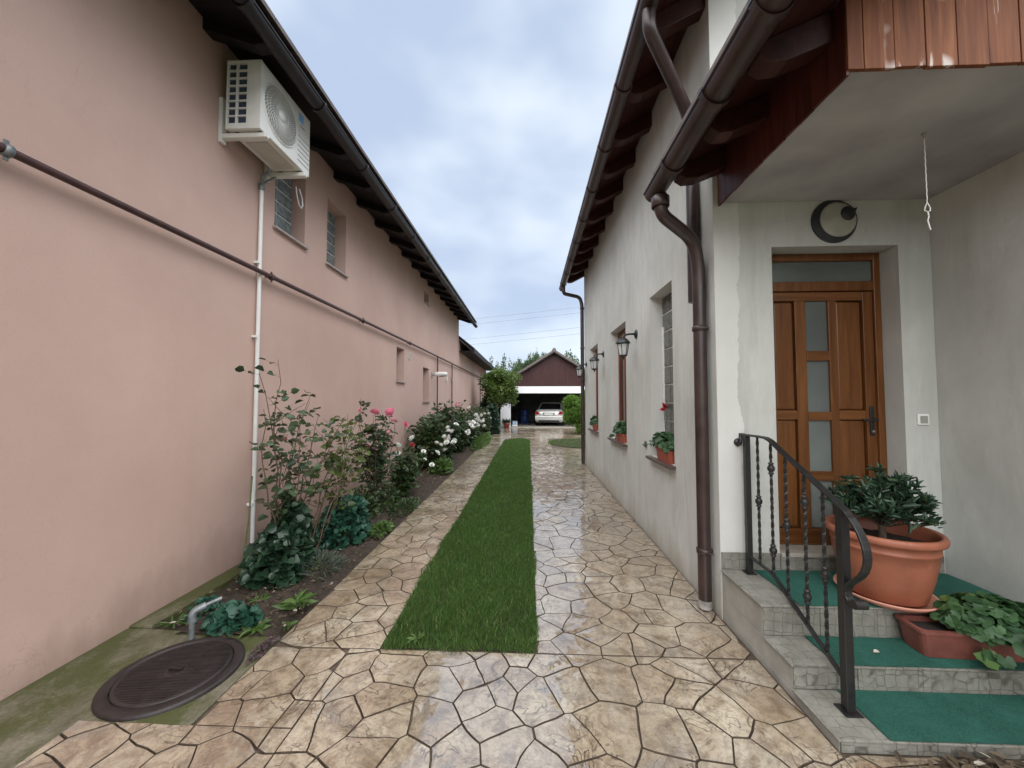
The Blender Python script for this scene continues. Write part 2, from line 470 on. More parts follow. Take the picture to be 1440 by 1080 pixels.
M = dict(
    pink=mat_pink(), grey=mat_grey(), stone=mat_stone(), moss=mat_moss(), soil=mat_soil(), carpet=mat_carpet(), tile=mat_tile(),
    mortar=simple('paving_joint', (0.075, 0.053, 0.036), 0.8, 0.4, 20, 0.004, obj=False),
    ground=simple('rough_ground', (0.06, 0.075, 0.03), 0.95, 0.4, 2.0, 0.02, obj=False, spec=0.0),
    concrete=simple('smooth_concrete', (0.36, 0.33, 0.28), 0.45, 0.25, 5, 0.003, obj=False),
    stepside=simple('stair_render', (0.30, 0.29, 0.255), 0.85, 0.25, 5, 0.006, obj=False),
    ceiling=simple('porch_ceiling', (0.34, 0.328, 0.318), 0.9, 0.22, 2.2, 0.006, obj=False),
    brownmetal=simple('brown_metal', (0.036, 0.020, 0.017), 0.38, 0.35, 7, 0.0006, wear=0.10),
    darkgutter=simple('dark_gutter', (0.012, 0.010, 0.011), 0.4, 0.2, 9),
    black=simple('black_paint', (0.012, 0.012, 0.012), 0.38, 0.3, 30, 0.001, wear=0.12),
    lampblack=simple('lamp_black', (0.015, 0.016, 0.018), 0.4, 0.2, 30),
    frost=simple('frosted_glass', (0.55, 0.56, 0.55), 0.35, 0.06, 8),
    acwhite=simple('white_enamel', (0.70, 0.70, 0.66), 0.35, 0.06, 6),
    acdark=simple('coil_fins', (0.03, 0.045, 0.075), 0.5, 0.3, 40),
    acblue=simple('label_blue', (0.20, 0.42, 0.75), 0.4, 0.05, 6),
    acsilver=simple('grille_wire', (0.60, 0.60, 0.57), 0.4, 0.08, 12),
    white=simple('white_plastic', (0.74, 0.74, 0.72), 0.4, 0.06, 6),
    whitewash=simple('white_wash', (0.70, 0.71, 0.73), 0.7, 0.08, 1.5, 0.003, obj=False),
    galv=simple('galvanised', (0.20, 0.215, 0.22), 0.45, 0.35, 20, 0.001, metal=0.4),
    rust=simple('cast_iron', (0.019, 0.0135, 0.0125), 0.5, 0.35, 18, 0.003, obj=False),
    redwood=mat_wood('red_stained_wood', (0.022, 0.007, 0.005), (0.05, 0.014, 0.010), (0.085, 0.026, 0.018), 'y', 0.5),
    fasciawood=mat_wood('weathered_red_planks', (0.080, 0.024, 0.008), (0.180, 0.058, 0.020), (0.27, 0.105, 0.040), 'z', 0.65, 0.95),
    sidefascia=mat_wood('dark_red_planks', (0.035, 0.009, 0.006), (0.08, 0.019, 0.013), (0.12, 0.033, 0.021), 'z', 0.5),
    doorwood=mat_wood('golden_oak', (0.075, 0.025, 0.007), (0.145, 0.055, 0.016), (0.215, 0.09, 0.03), 'z', 0.33),
    doorwoodx=mat_wood('golden_oak_rail', (0.075, 0.025, 0.007), (0.145, 0.055, 0.016), (0.215, 0.09, 0.03), 'x', 0.33),
    darkwood=mat_wood('dark_eave_wood', (0.006, 0.005, 0.006), (0.012, 0.010, 0.011), (0.02, 0.016, 0.016), 'x', 0.55),
    garagewood=mat_wood('brown_gable_boards', (0.030, 0.010, 0.010), (0.055, 0.019, 0.018), (0.085, 0.033, 0.031), 'z', 0.5),
    framewood=mat_wood('window_oak', (0.10, 0.025, 0.010), (0.17, 0.05, 0.018), (0.24, 0.08, 0.03), 'z', 0.35),
    rooftile=simple('roof_tile', (0.11, 0.085, 0.075), 0.6, 0.3, 8, 0.004),
    doorglass=mat_glass_dark('door_glass', (0.13, 0.145, 0.135), 0.10, 0, 1.5),
    winglass=mat_glass_dark('window_glass', (0.03, 0.035, 0.04), 0.05),
    block=mat_glass_dark('glass_block', (0.075, 0.078, 0.068), 0.12, 0.012, 40),
    blockpale=mat_glass_dark('glass_block_pale', (0.16, 0.20, 0.20), 0.12, 0.012, 40),
    grout=simple('white_grout', (0.62, 0.62, 0.60), 0.7, 0.15, 25),
    sill=simple('brown_stone_sill', (0.085, 0.062, 0.055), 0.35, 0.3, 30),
    sillpale=simple('metal_sill', (0.34, 0.28, 0.26), 0.4, 0.2, 20),
    terra=simple('terracotta_plastic', (0.29, 0.098, 0.054), 0.5, 0.28, 4, 0.0008, wear=0.2),
    terrapale=simple('saucer_rim', (0.52, 0.24, 0.17), 0.42, 0.1, 6),
    terradark=simple('planter_brown', (0.17, 0.056, 0.042), 0.45, 0.25, 6, 0.0006, wear=0.12),
    redpot=simple('red_planter', (0.30, 0.07, 0.042), 0.45, 0.15, 9),
    potsoil=simple('pot_soil', (0.022, 0.016, 0.013), 0.9, 0.5, 30, 0.02),
    cream=simple('cream_plate', (0.50, 0.48, 0.42), 0.5, 0.08, 6),
    button=simple('grey_button', (0.28, 0.28, 0.25), 0.4, 0.08, 6),
    gaspipe=simple('gas_pipe_paint', (0.060, 0.028, 0.026), 0.35, 0.25, 12),
    cable=simple('cable', (0.22, 0.24, 0.27), 0.6, 0.1, 3),
    bark=simple('bark', (0.075, 0.055, 0.038), 0.85, 0.35, 25, 0.01),
    cane=simple('rose_cane', (0.105, 0.065, 0.042), 0.55, 0.4, 14),
    greenstem=simple('green_stem', (0.07, 0.12, 0.035), 0.5, 0.3, 14),
    grass=foliage('lawn_blades', (0.026, 0.072, 0.014), (0.095, 0.180, 0.036), 0.5, 0.32, (0.30, 0.30, 0.11)),
    roseleaf=foliage('rose_leaf', (0.016, 0.038, 0.018), (0.062, 0.10, 0.042), 0.33, 0.22, (0.17, 0.04, 0.045)),
    roseleaf_light=foliage('rose_leaf_young', (0.035, 0.060, 0.018), (0.11, 0.14, 0.032), 0.36, 0.3, (0.16, 0.10, 0.035)),
    darkleaf=foliage('ivy_leaf', (0.010, 0.028, 0.016), (0.034, 0.070, 0.038), 0.3, 0.14),
    tealleaf=foliage('teal_leaf', (0.012, 0.050, 0.032), (0.035, 0.105, 0.065), 0.38, 0.18),
    bushleaf=foliage('bush_leaf', (0.018, 0.040, 0.014), (0.055, 0.095, 0.030), 0.38, 0.22, (0.11, 0.14, 0.05)),
    weed=foliage('weed_leaf', (0.04, 0.085, 0.018), (0.105, 0.18, 0.045), 0.45, 0.3),
    silverleaf=foliage('silver_leaf', (0.05, 0.07, 0.05), (0.13, 0.16, 0.12), 0.5, 0.2),
    geranium=foliage('geranium_leaf', (0.018, 0.055, 0.020), (0.055, 0.125, 0.045), 0.5, 0.22, (0.16, 0.22, 0.05)),
    oleander=foliage('oleander_leaf', (0.014, 0.038, 0.022), (0.045, 0.085, 0.048), 0.32, 0.15, (0.10, 0.15, 0.05)),
    citrus=foliage('citrus_leaf', (0.03, 0.065, 0.014), (0.11, 0.165, 0.035), 0.35, 0.28, (0.34, 0.34, 0.10)),
    thuja=foliage('thuja_spray', (0.03, 0.085, 0.012), (0.12, 0.22, 0.03), 0.55, 0.3, (0.18, 0.28, 0.05)),
    fartree=foliage('far_leaf', (0.040, 0.075, 0.032), (0.10, 0.155, 0.070), 0.6, 0.3),
    brownleaf=foliage('purple_leaf', (0.05, 0.028, 0.035), (0.12, 0.075, 0.08), 0.5, 0.2),
    litter=foliage('dry_litter', (0.035, 0.025, 0.017), (0.13, 0.095, 0.06), 0.8, 0.1, (0.5, 0.47, 0.4)),
    petalwhite=simple('white_petal', (0.80, 0.80, 0.76), 0.55, 0.05, 20),
    petalpink=simple('pink_petal', (0.72, 0.17, 0.27), 0.5, 0.2, 20),
    petalblush=simple('blush_petal', (0.78, 0.42, 0.48), 0.5, 0.15, 20),
    petalred=simple('red_petal', (0.45, 0.02, 0.03), 0.5, 0.2, 20),
    carpaint=simple('silver_car_paint', (0.62, 0.62, 0.60), 0.22, 0.03, 2, metal=0.35),
    carglass=mat_glass_dark('car_glass', (0.012, 0.014, 0.016), 0.04),
    taillight=simple('tail_lamp_red', (0.30, 0.012, 0.016), 0.15, 0.1, 6),
    rubber=simple('rubber', (0.014, 0.014, 0.014), 0.7, 0.2, 20),
    alloy=simple('alloy_rim', (0.42, 0.42, 0.43), 0.3, 0.1, 10, metal=0.8),
    bluedrum=simple('blue_plastic', (0.02, 0.06, 0.22), 0.4, 0.2, 6),
    shelfdark=simple('dark_shelf', (0.04, 0.04, 0.045), 0.6, 0.3, 6),
    water=simple('bottle_plastic', (0.42, 0.56, 0.72), 0.2, 0.1, 12),
)
XL, XR, Y0 = -2.823, 1.416, 2.955      # facade planes of the two houses; porch wall

# ================================================================== GROUND AND PAVING
g = MB()
g.quad((-300, -300, -0.09), (300, -300, -0.09), (300, 300, -0.09), (-300, 300, -0.09))
tag(g.build('ground', M['ground']), 'flat dark ground all round the two houses', 'ground', kind='structure')

paving = MB()
paving.box(-2.25, 6.0, -1.5, 1.90, -0.08, -0.013)
paving.box(-1.665, 6.0, 1.903, 22.0, -0.08, -0.013)
paving = tag(paving.build('driveway_paving', M['mortar']), 'stamped tan concrete driveway with dark joints between the two houses', 'driveway', kind='structure')

def clip(poly, a, b, c):
    """keep a*x+b*y<=c"""
    out = []
    n = len(poly)
    for i in range(n):
        p, q = poly[i], poly[(i + 1) % n]
        dp, dq = a * p[0] + b * p[1] - c, a * q[0] + b * q[1] - c
        if dp <= 0: out.append(p)
        if (dp < 0 < dq) or (dq < 0 < dp):
            t = dp / (dp - dq)
            out.append((p[0] + (q[0] - p[0]) * t, p[1] + (q[1] - p[1]) * t))
    return out

def area(p):
    return 0.5 * sum(p[i][0] * p[(i + 1) % len(p)][1] - p[(i + 1) % len(p)][0] * p[i][1] for i in range(len(p)))

def wob(x, y):
    a = mnoise.noise_vector((x * 2.6, y * 2.6, 3.1)); b = mnoise.noise_vector((x * 8.5, y * 8.5, 1.1))
    return a.x * 0.045 + b.x * 0.014, a.y * 0.045 + b.y * 0.014

# seeds: jittered triangular lattice, irregular sizes
seeds = []
sr = random.Random(11)
SP = 0.222
iy = 0
y = -0.2
while y < 22.6:
    x = -3.2 + (SP * 0.5 if iy % 2 else 0)
    while x < 6.3:
        if sr.random() > 0.12:
            seeds.append((x + sr.uniform(-0.42, 0.42) * SP, y + sr.uniform(-0.42, 0.42) * SP))
        x += SP
    y += SP * 0.88; iy += 1
grid = {}
for s_ in seeds:
    grid.setdefault((int(s_[0] // 0.8), int(s_[1] // 0.8)), []).append(s_)
regions = [  # x0,x1,y0,y1
    (-2.245, -1.155, 0.55, 1.895), (-1.66, -1.155, 1.895, 2.497),
    (-1.15, 1.405, 0.55, 2.497), (1.405, 4.4, 0.55, 1.865),
    (-1.655, -0.955, 2.503, 16.0), (0.055, 1.40, 2.503, 9.70), (0.055, 0.80, 9.70, 16.0), (0.80, 5.0, 9.72, 12.75),
    (-1.655, 5.0, 16.0, 21.95), (2.6, 5.0, 12.75, 16.0)]
cells = []
for sx, sy in seeds:
    cx0, cy0 = int(sx // 0.8), int(sy // 0.8)
    nb = [q for i in (-1, 0, 1) for j in (-1, 0, 1) for q in grid.get((cx0 + i, cy0 + j), []) if q != (sx, sy)]
    poly = [(sx - 0.8, sy - 0.8), (sx + 0.8, sy - 0.8), (sx + 0.8, sy + 0.8), (sx - 0.8, sy + 0.8)]
    for qx, qy in nb:
        a, b = qx - sx, qy - sy
        L_ = math.hypot(a, b)
        # half joint width
        poly = clip(poly, a / L_, b / L_, (a * (qx + sx) + b * (qy + sy)) / 2 / L_ - (0.0006 + 0.0022 * (abs(math.sin((qx + sx) * 91.7 + (qy + sy) * 57.3)) ** 1.3)))
        if len(poly) < 3: break
    if len(poly) < 3: continue
    for (x0, x1, y0, y1) in regions:
        if sx < x0 - 0.6 or sx > x1 + 0.6 or sy < y0 - 0.6 or sy > y1 + 0.6: continue
        pc = clip(clip(clip(clip(poly, -1, 0, -x0), 1, 0, x1), 0, -1, -y0), 0, 1, y1)
        if len(pc) < 3 or abs(area(pc)) < 0.003: continue
        if area(pc) < 0: pc = pc[::-1]
        pts = []
        for i in range(len(pc)):
            p, q = pc[i], pc[(i + 1) % len(pc)]
            L_ = math.hypot(q[0] - p[0], q[1] - p[1])
            n = max(1, int(round(L_ / 0.06)))
            for k in range(n):
                px, py = p[0] + (q[0] - p[0]) * k / n, p[1] + (q[1] - p[1]) * k / n
                onb = min(abs(px - x0), abs(px - x1), abs(py - y0), abs(py - y1)) < 1e-4
                if not onb:
                    wx, wy = wob(px, py); ed = min(1.0, min(px - x0, x1 - px, py - y0, y1 - py) / 0.1)
                    px += wx * ed; py += wy * ed
                if not pts or math.hypot(px - pts[-1][0], py - pts[-1][1]) > 0.02: pts.append((px, py))
        if len(pts) < 3: continue
        mx = sum(p[0] for p in pts) / len(pts); my = sum(p[1] for p in pts) / len(pts)
        cells.append((math.hypot(mx, my), mx, my, pts))

def stone_geo(mx, my, pts, k, lift):
    n = len(pts)
    V = []; F = []
    for (px, py) in pts: V.append((px - mx, py - my, -0.016))
    for (px, py) in pts:
        L_ = math.hypot(px - mx, py - my); t = max(0.5, 1 - 0.0034 / max(L_, 0.02))
        V.append(((px - mx) * t, (py - my) * t, 0.0 + lift + 0.0022 * mnoise.noise((px * 6, py * 6, 0.5))))
    for (px, py) in pts:
        V.append(((px - mx) * 0.55, (py - my) * 0.55, 0.0008 + lift + 0.0025 * mnoise.noise((px * 5, py * 5, 2.5))))
    V.append((0, 0, 0.0008 + lift))
    for i in range(n):
        j = (i + 1) % n
        F += [(i, j, n + j, n + i), (n + i, n + j, 2 * n + j, 2 * n + i), (2 * n + i, 2 * n + j, 3 * n)]
    return V, F

cells.sort(key=lambda c_: c_[0])
vis = [c_ for c_ in cells if c_[2] > 1.2]
near_cells = vis[:300]
far = MB()
for c_ in cells:
    if c_[2] <= 1.2 or c_ in near_cells[-1:] : pass
nset = set(id(c_) for c_ in near_cells)
for i, c_ in enumerate(cells):
    V, F = stone_geo(c_[1], c_[2], c_[3], i, sr.uniform(-0.0012, 0.0016))
    if id(c_) in nset:
        me = bpy.data.meshes.new('stone'); me.from_pydata(V, [], F); me.materials.append(M['stone']); me.materials.append(M['mortar']); me.polygons.foreach_set('material_index', [1 if k % 3 == 0 else 0 for k in range(len(F))])
        me.polygons.foreach_set('use_smooth', [False] * len(F))
        link('stone', me, paving, (c_[1], c_[2], 0))
    else:
        far.add([(v_[0] + c_[1], v_[1] + c_[2], v_[2]) for v_ in V], F, False)
fo = tag(far.build('distant_stones', M['stone'], paving), kind='stuff')
fo.data.materials.append(M['mortar']); fo.data.polygons.foreach_set('material_index', [1 if k % 3 == 0 else 0 for k in range(len(far.f))])

# mossy concrete apron (L-shaped) and kerb strip along the pink wall
ap = MB()
ap.prism([(XL + 0.002, -1.5), (-2.255, -1.5), (-2.255, 1.898), (-1.672, 1.898), (-1.672, 2.60), (-2.60, 2.66), (XL + 0.002, 2.66)], 'z', -0.08, -0.004)
apron = tag(ap.build('concrete_apron', M['moss'], bevel=0.008), 'green mossy concrete apron around the round manhole cover', 'pavement', kind='structure')
kb = MB(); kb.box(XL + 0.002, -2.655, 2.665, 25.5, -0.08, 0.008)
tag(kb.build('kerb_strip', M['moss'], bevel=0.01), 'narrow stained concrete strip at the foot of the pink wall', 'kerb', kind='structure')

# flower bed soil, uneven
nx_, ny_ = 14, 220
V = []; F = []
for j in range(ny_ + 1):
    for i in range(nx_ + 1):
        x = -2.655 + (i / nx_) * (-1.672 + 2.655); y_ = 2.60 + (j / ny_) * 17.0
        e_ = min(i, nx_ - i) / (nx_ / 2)
        V.append((x, y_, -0.035 + 0.045 * min(1, e_ * 1.6) + 0.022 * mnoise.noise((x * 5, y_ * 5, 0)) + 0.012 * mnoise.noise((x * 17, y_ * 17, 4))))
for j in range(ny_):
    for i in range(nx_):
        a = j * (nx_ + 1) + i
        F.append((a, a + 1, a + nx_ + 2, a + nx_ + 1))
tag(mesh_np('flower_bed_soil', V, F, M['soil'], smooth=True), 'dark soil of the flower bed along the pink wall', 'soil', kind='structure')

# earth under the lawns
def lawn_inside(x, y_, which):
    if which == 0:
        if y_ < 2.50 + 0.02 * mnoise.noise((x * 5, 3, 0)) + 0.015 * mnoise.noise((x * 17, 3, 0)) or y_ > 15.9: return False
        lft = -0.955 + 0.03 * mnoise.noise((y_ * 3.1, 1.5, 0)) + 0.02 * mnoise.noise((y_ * 11, 5, 0))
        if y_ > 14.6: lft = -0.955 + 0.55 * ((y_ - 14.6) / 1.3) ** 2.2
        rgt = 0.055 + 0.025 * mnoise.noise((y_ * 3.1, 7.5, 0)) + 0.018 * mnoise.noise((y_ * 11, 9, 0))
        if y_ > 15.2: rgt = 0.055 - 0.25 * ((y_ - 15.2) / 0.7) ** 2
        return lft < x < rgt
    return ((x - 2.5) / 1.80) ** 2 + ((y_ - 14.4) / 1.70) ** 2 < 1 and x < 2.6
le = MB(); le.box(-0.95, 0.05, 2.53, 15.6, -0.07, -0.008)
tag(le.build('lawn_soil', M['soil']), 'earth under the long grass strip', 'soil', kind='structure')
le = MB(); le.prism([(2.5 + 1.75 * math.cos(a), 14.4 + 1.62 * math.sin(a)) for a in [R(90 + 7.5 * k) for k in range(25)]], 'z', -0.07, 0.012)
tag(le.build('lawn_soil', M['soil']), 'earth under the small grass patch beyond the grey house', 'soil', kind='structure')

def lawn(which, n0, y_lo, y_hi, x_lo, x_hi, label, seed):
    r_ = np.random.RandomState(seed)
    out = []
    y_ = y_lo
    while y_ < y_hi:
        dy = 0.05
        n = int(n0 * (2.5 / max(2.5, y_)) ** 1.15 * dy * (x_hi - x_lo))
        xs = r_.uniform(x_lo - 0.03, x_hi + 0.035, n); ys = r_.uniform(y_, y_ + dy, n)
        for a, b in zip(xs, ys):
            ja = r_.normal(0, 0.012)
            if lawn_inside(a + ja * 0.5, b + ja, which): out.append((a, b))
        y_ += dy
    P = np.array(out); n = len(P)
    k = np.maximum(1.0, P[:, 1] / 2.5) ** 0.62
    hn = np.array([mnoise.noise((p[0] * 2.2, p[1] * 2.2, 9.0)) for p in P])
    h = (0.034 + 0.012 * hn) * r_.uniform(0.5, 1.4, n) * (1 + 0.1 * (k - 1))
    w = 0.0034 * k * r_.uniform(0.7, 1.3, n)
    th = r_.uniform(0, 2 * np.pi, n); lean = r_.uniform(0.1, 0.95, n) * h
    la = th + r_.normal(0, 0.9, n)
    base = np.stack([P[:, 0], P[:, 1], np.full(n, 0.0)], 1)
    S = np.stack([np.cos(th), np.sin(th), np.zeros(n)], 1) * w[:, None] * 0.5
    D = np.stack([np.cos(la), np.sin(la), np.zeros(n)], 1) * lean[:, None]
    up = np.zeros((n, 3)); up[:, 2] = 1
    m1 = base + D * 0.3 + up * (h * 0.6)[:, None]
    tp = base + D + up * h[:, None]
    V = np.stack([base - S, base + S, m1 + S * 0.8, m1 - S * 0.8, tp + S * 0.15, tp - S * 0.15], 1).reshape(-1, 3)
    b = np.arange(n) * 6
    F = np.concatenate([np.stack([b, b + 1, b + 2, b + 3], 1), np.stack([b + 3, b + 2, b + 4, b + 5], 1)])
    return tag(mesh_np('grass', V, F, M['grass']), label, 'grass', kind='stuff')
lawn(0, 26000, 2.46, 15.9, -0.955, 0.055, 'long strip of mown green lawn down the middle of the driveway', 3)
lawn(1, 9000, 12.7, 16.1, 0.75, 2.6, 'small rounded patch of lawn beyond the grey house', 4)

# ================================================================== WALL HELPERS
def wall_x(mb, x, y0, y1, z0, z1, holes, depth):
    """face in the plane x with rectangular holes (y0,y1,z0,z1); reveals run to x+depth"""
    ys = sorted({y0, y1} | {h for H in holes for h in H[:2]}); zs = sorted({z0, z1} | {h for H in holes for h in H[2:4]})
    for a, b in zip(ys, ys[1:]):
        for c, d_ in zip(zs, zs[1:]):
            m = ((a + b) / 2, (c + d_) / 2)
            if any(H[0] < m[0] < H[1] and H[2] < m[1] < H[3] for H in holes): continue
            mb.quad((x, a, c), (x, b, c), (x, b, d_), (x, a, d_))
    for H in holes:
        a, b, c, d_ = H[:4]; X = x + depth
        mb.quad((x, a, c), (X, a, c), (X, a, d_), (x, a, d_)); mb.quad((x, b, c), (X, b, c), (X, b, d_), (x, b, d_))
        mb.quad((x, a, c), (x, b, c), (X, b, c), (X, a, c)); mb.quad((x, a, d_), (x, b, d_), (X, b, d_), (X, a, d_))

def wall_y(mb, y_, x0, x1, z0, z1, holes, depth):
    t = MB(); wall_x(t, y_, x0, x1, z0, z1, holes, depth)
    mb.add([(v_[1], v_[0], v_[2]) for v_ in t.v], t.f)

def gutter(parent, xc, zc, r, y0, y1, mat, side, joints, cap0=True, cap1=True):
    """half-round gutter running along Y; side=-1: outer lip towards -x"""
    prof = []
    n = 14
    for k in range(n + 1):
        a = math.pi * k / n
        prof.append((xc + r * math.cos(a), zc - r * math.sin(a)))
    inner = [(xc + (r - 0.006) * math.cos(math.pi * k / n), zc - (r - 0.006) * math.sin(math.pi * k / n)) for k in range(n, -1, -1)]
    poly = prof + inner
    m = MB()
    vv = [(p[0], y0, p[1]) for p in poly] + [(p[0], y1, p[1]) for p in poly]
    N = len(poly)
    m.add(vv, [(i, (i + 1) % N, N + (i + 1) % N, N + i) for i in range(N)], True)
    for yy, on in ((y0, cap0), (y1, cap1)):
        if on: m.add([(p[0], yy, p[1]) for p in prof], [tuple(range(len(prof)))])
    lip = xc + side * r
    m.tube([(lip, y0, zc), (lip, y1, zc)], 0.010, 8)
    go = m.build('gutter', mat, parent)
    for jy in joints:
        b = MB()
        rr = r + 0.006
        P = [(xc + rr * math.cos(math.pi * k / 12), zc - rr * math.sin(math.pi * k / 12)) for k in range(13)]
        Q = [(xc + (rr + 0.007) * math.cos(math.pi * k / 12), zc - (rr + 0.007) * math.sin(math.pi * k / 12)) for k in range(12, -1, -1)]
        b.prism(P + Q, 'y', jy - 0.018, jy + 0.018)
        b.box(lip - 0.016, lip + 0.016, jy - 0.018, jy + 0.018, zc - 0.012, zc + 0.014)
        b.build('gutter_joint', mat, go)
    return go

def glass_block_window(parent, x, y0, y1, z0, z1, ny, nz, out, bmat, sill_mat, sill_out, sill_t=0.03, rails=0.012, name_label=None):
    """window of glass blocks set back in the reveal; out = direction (+1/-1 in x) towards the lane"""
    w = MB(); w.box(x - 0.03, x + 0.03, y0, y1, z0, z1)
    wo = w.build('window', M['grout'], parent)
    dy, dz = (y1 - y0) / ny, (z1 - z0) / nz
    me = None
    for i in range(ny):
        for k in range(nz):
            if me is None:
                b = MB(); hx, hy, hz = 0.012, dy / 2 - rails / 2, dz / 2 - rails / 2
                q = 0.012
                b.add([(0, -hy, -hz), (0, hy, -hz), (0, hy, hz), (0, -hy, hz), (out * hx, -hy + q, -hz + q), (out * hx, hy - q, -hz + q), (out * hx, hy - q, hz - q), (out * hx, -hy + q, hz - q)],
                      [(4, 5, 6, 7), (0, 1, 5, 4), (1, 2, 6, 5), (2, 3, 7, 6), (3, 0, 4, 7)])
                o = b.build('glass_block', bmat, wo); me = o.data
            else:
                o = link('glass_block', me, wo)
            o.location = (x + out * 0.0305, y0 + dy * (i + 0.5), z0 + dz * (k + 0.5))
    return wo

# ================================================================== PINK HOUSE (left)
pink = thing('pink_house', (XL, 6.0, 0), 0, 'long pink stucco house with dark eaves on the left', 'house')
def P_(o): o.parent = pink; o.matrix_parent_inverse = Matrix.Translation((-XL, -6.0, 0)); return o
pink_windows = [(4.09, 4.67, 3.513, 4.44), (5.20, 5.76, 3.50, 4.45), (10.25, 10.71, 4.265, 4.60), (8.11, 8.62, 1.99, 2.745), (10.20, 10.82, 1.54, 2.48)]
w = MB()
wall_x(w, XL, -4.0, 15.46, -0.06, 4.98, pink_windows, -0.22)
wall_x(w, XL, 15.46, 25.6, -0.06, 4.05, [], -0.22)
w.quad((XL, 15.46, 4.05), (-9, 15.46, 4.05), (-9, 15.46, 7.1), (XL, 15.46, 4.98))
w.quad((XL, 25.6, -0.06), (-9, 25.6, -0.06), (-9, 25.6, 4.05), (XL, 25.6, 4.05))
w.quad((XL, -4, -0.06), (-9, -4, -0.06), (-9, -4, 7.1), (XL, -4, 4.98))
w.quad((-9, -4, -0.06), (-9, 25.6, -0.06), (-9, 25.6, 4.05), (-9, -4, 4.05))
P_(w.build('wall', M['pink']))
grid_n = [(2, 6), (2, 6), (2, 2), (2, 5), (2, 6)]
for (a, b, c, d_), (n1, n2) in zip(pink_windows, grid_n):
    wo = P_(glass_block_window(None, XL - 0.21, a, b, c, d_, n1, n2, 1, M['blockpale'], M['sillpale'], 0.05))
    s_ = MB(); s_.box(XL - 0.20, XL + 0.045, a - 0.03, b + 0.03, c - 0.012, c + 0.016)
    s_.build('window_sill', M['sillpale'], wo, 0.004)
# eaves: boards, rafters, roof slab, gutter
def zb(x): return 4.925 - 0.36 * (x - XL)
rf = MB()
rf.prism([(-2.17, zb(-2.17)), (-9, zb(-9)), (-9, zb(-9) + 0.16), (-2.17, zb(-2.17) + 0.10)], 'y', -4.2, 15.75)
roof = P_(rf.build('roof', M['darkwood']))
tl = MB()
for k in range(66):
    y_ = -4.25 + k * 0.303
    tl.prism([(-2.12, zb(-2.12) + 0.105), (-9, zb(-9) + 0.165), (-9, zb(-9) + 0.215), (-2.12, zb(-2.12) + 0.15)], 'y', y_ + 0.003, y_ + 0.299)
tl.build('roof_tiles', M['rooftile'], roof)
for k in range(25):
    y_ = -2.85 + k * 0.75
    if y_ > 15.7: break
    if 3.3 < y_ < 4.05: continue
    r_ = MB()
    xs = -2.26
    r_.prism([(xs, zb(xs) - 0.002), (XL - 0.1, zb(XL - 0.1) - 0.002), (XL - 0.1, zb(XL - 0.1) - 0.10), (xs - 0.10, zb(xs - 0.10) - 0.10), (xs, zb(xs) - 0.05)], 'y', y_ - 0.055, y_ + 0.055)
    P_(r_.build('rafter', M['darkwood']))
P_(gutter(None, -2.155, 4.635, 0.066, -4.2, 15.72, M['darkgutter'], 1, [0.6 + 1.05 * k for k in range(15)]))
# lower wing roof
def zw(x): return 3.66 + 0.80 * (-2.2 - x)
wr = MB()
wr.prism([(-2.2, 3.60), (-6.0, 3.60 + 0.8 * 3.8), (-6.0, 3.72 + 0.8 * 3.8), (-2.2, 3.72)], 'y', 15.47, 26.0)
wing = P_(wr.build('wing_roof', M['darkwood']))
wr = MB(); wr.box(-2.28, -2.19, 15.47, 26.0, 3.50, 3.60); wr.build('fascia', M['darkwood'], wing)
wr = MB(); wr.box(XL, -2.28, 15.47, 26.0, 3.57, 3.59); wr.build('soffit', M['darkwood'], wing)

# gas pipe on the pink wall
def pipe_thing(name, label, cat, mat, pts, r, part='pipe', seg=10):
    t = thing(name, pts[0], 0, label, cat)
    o = MB().tube([tuple(Vector(p) - Vector(pts[0])) for p in pts], r, seg).build(part, mat, t)
    return t, o
gp, _ = pipe_thing('gas_pipe', 'dark brown gas pipe running along the pink wall', 'pipe', M['gaspipe'],
                   [(XL + 0.075, 0.2, 2.915), (XL + 0.075, 9.6, 2.92), (XL + 0.075, 21.85, 2.885), (XL + 0.075, 21.9, 2.83), (XL + 0.075, 21.9, 0.0)], 0.024)
O_ = Vector((XL + 0.075, 0.2, 2.915))
def loc_box(parent, origin, name, mat, x0, x1, y0, y1, z0, z1, bevel=0.0):
    o = Vector(origin)
    return MB().box(x0 - o.x, x1 - o.x, y0 - o.y, y1 - o.y, z0 - o.z, z1 - o.z).build(name, mat, parent, bevel)
for yy, mm in ((1.86, 'galv'), (3.96, 'gaspipe'), (6.25, 'gaspipe'), (8.8, 'gaspipe')):
    c = MB()
    c.lathe([(0.026, -0.018), (0.036, -0.016), (0.036, 0.016), (0.026, 0.018)], (0, yy - O_.y, 0), 14, 'y')
    c.box(-0.072, 0.0, yy - O_.y - 0.006, yy - O_.y + 0.006, -0.006, 0.006)
    c.box(-0.004, 0.004, yy - O_.y - 0.01, yy - O_.y + 0.01, -0.055, 0.055)
    c.build('pipe_clamp', M[mm], gp)
for yy in (11.52, 13.75):
    c = MB(); c.tube([(0, yy - O_.y, 0), (0, yy - O_.y, -2.9)], 0.020, 8); c.build('drop_pipe', M['gaspipe'], gp)

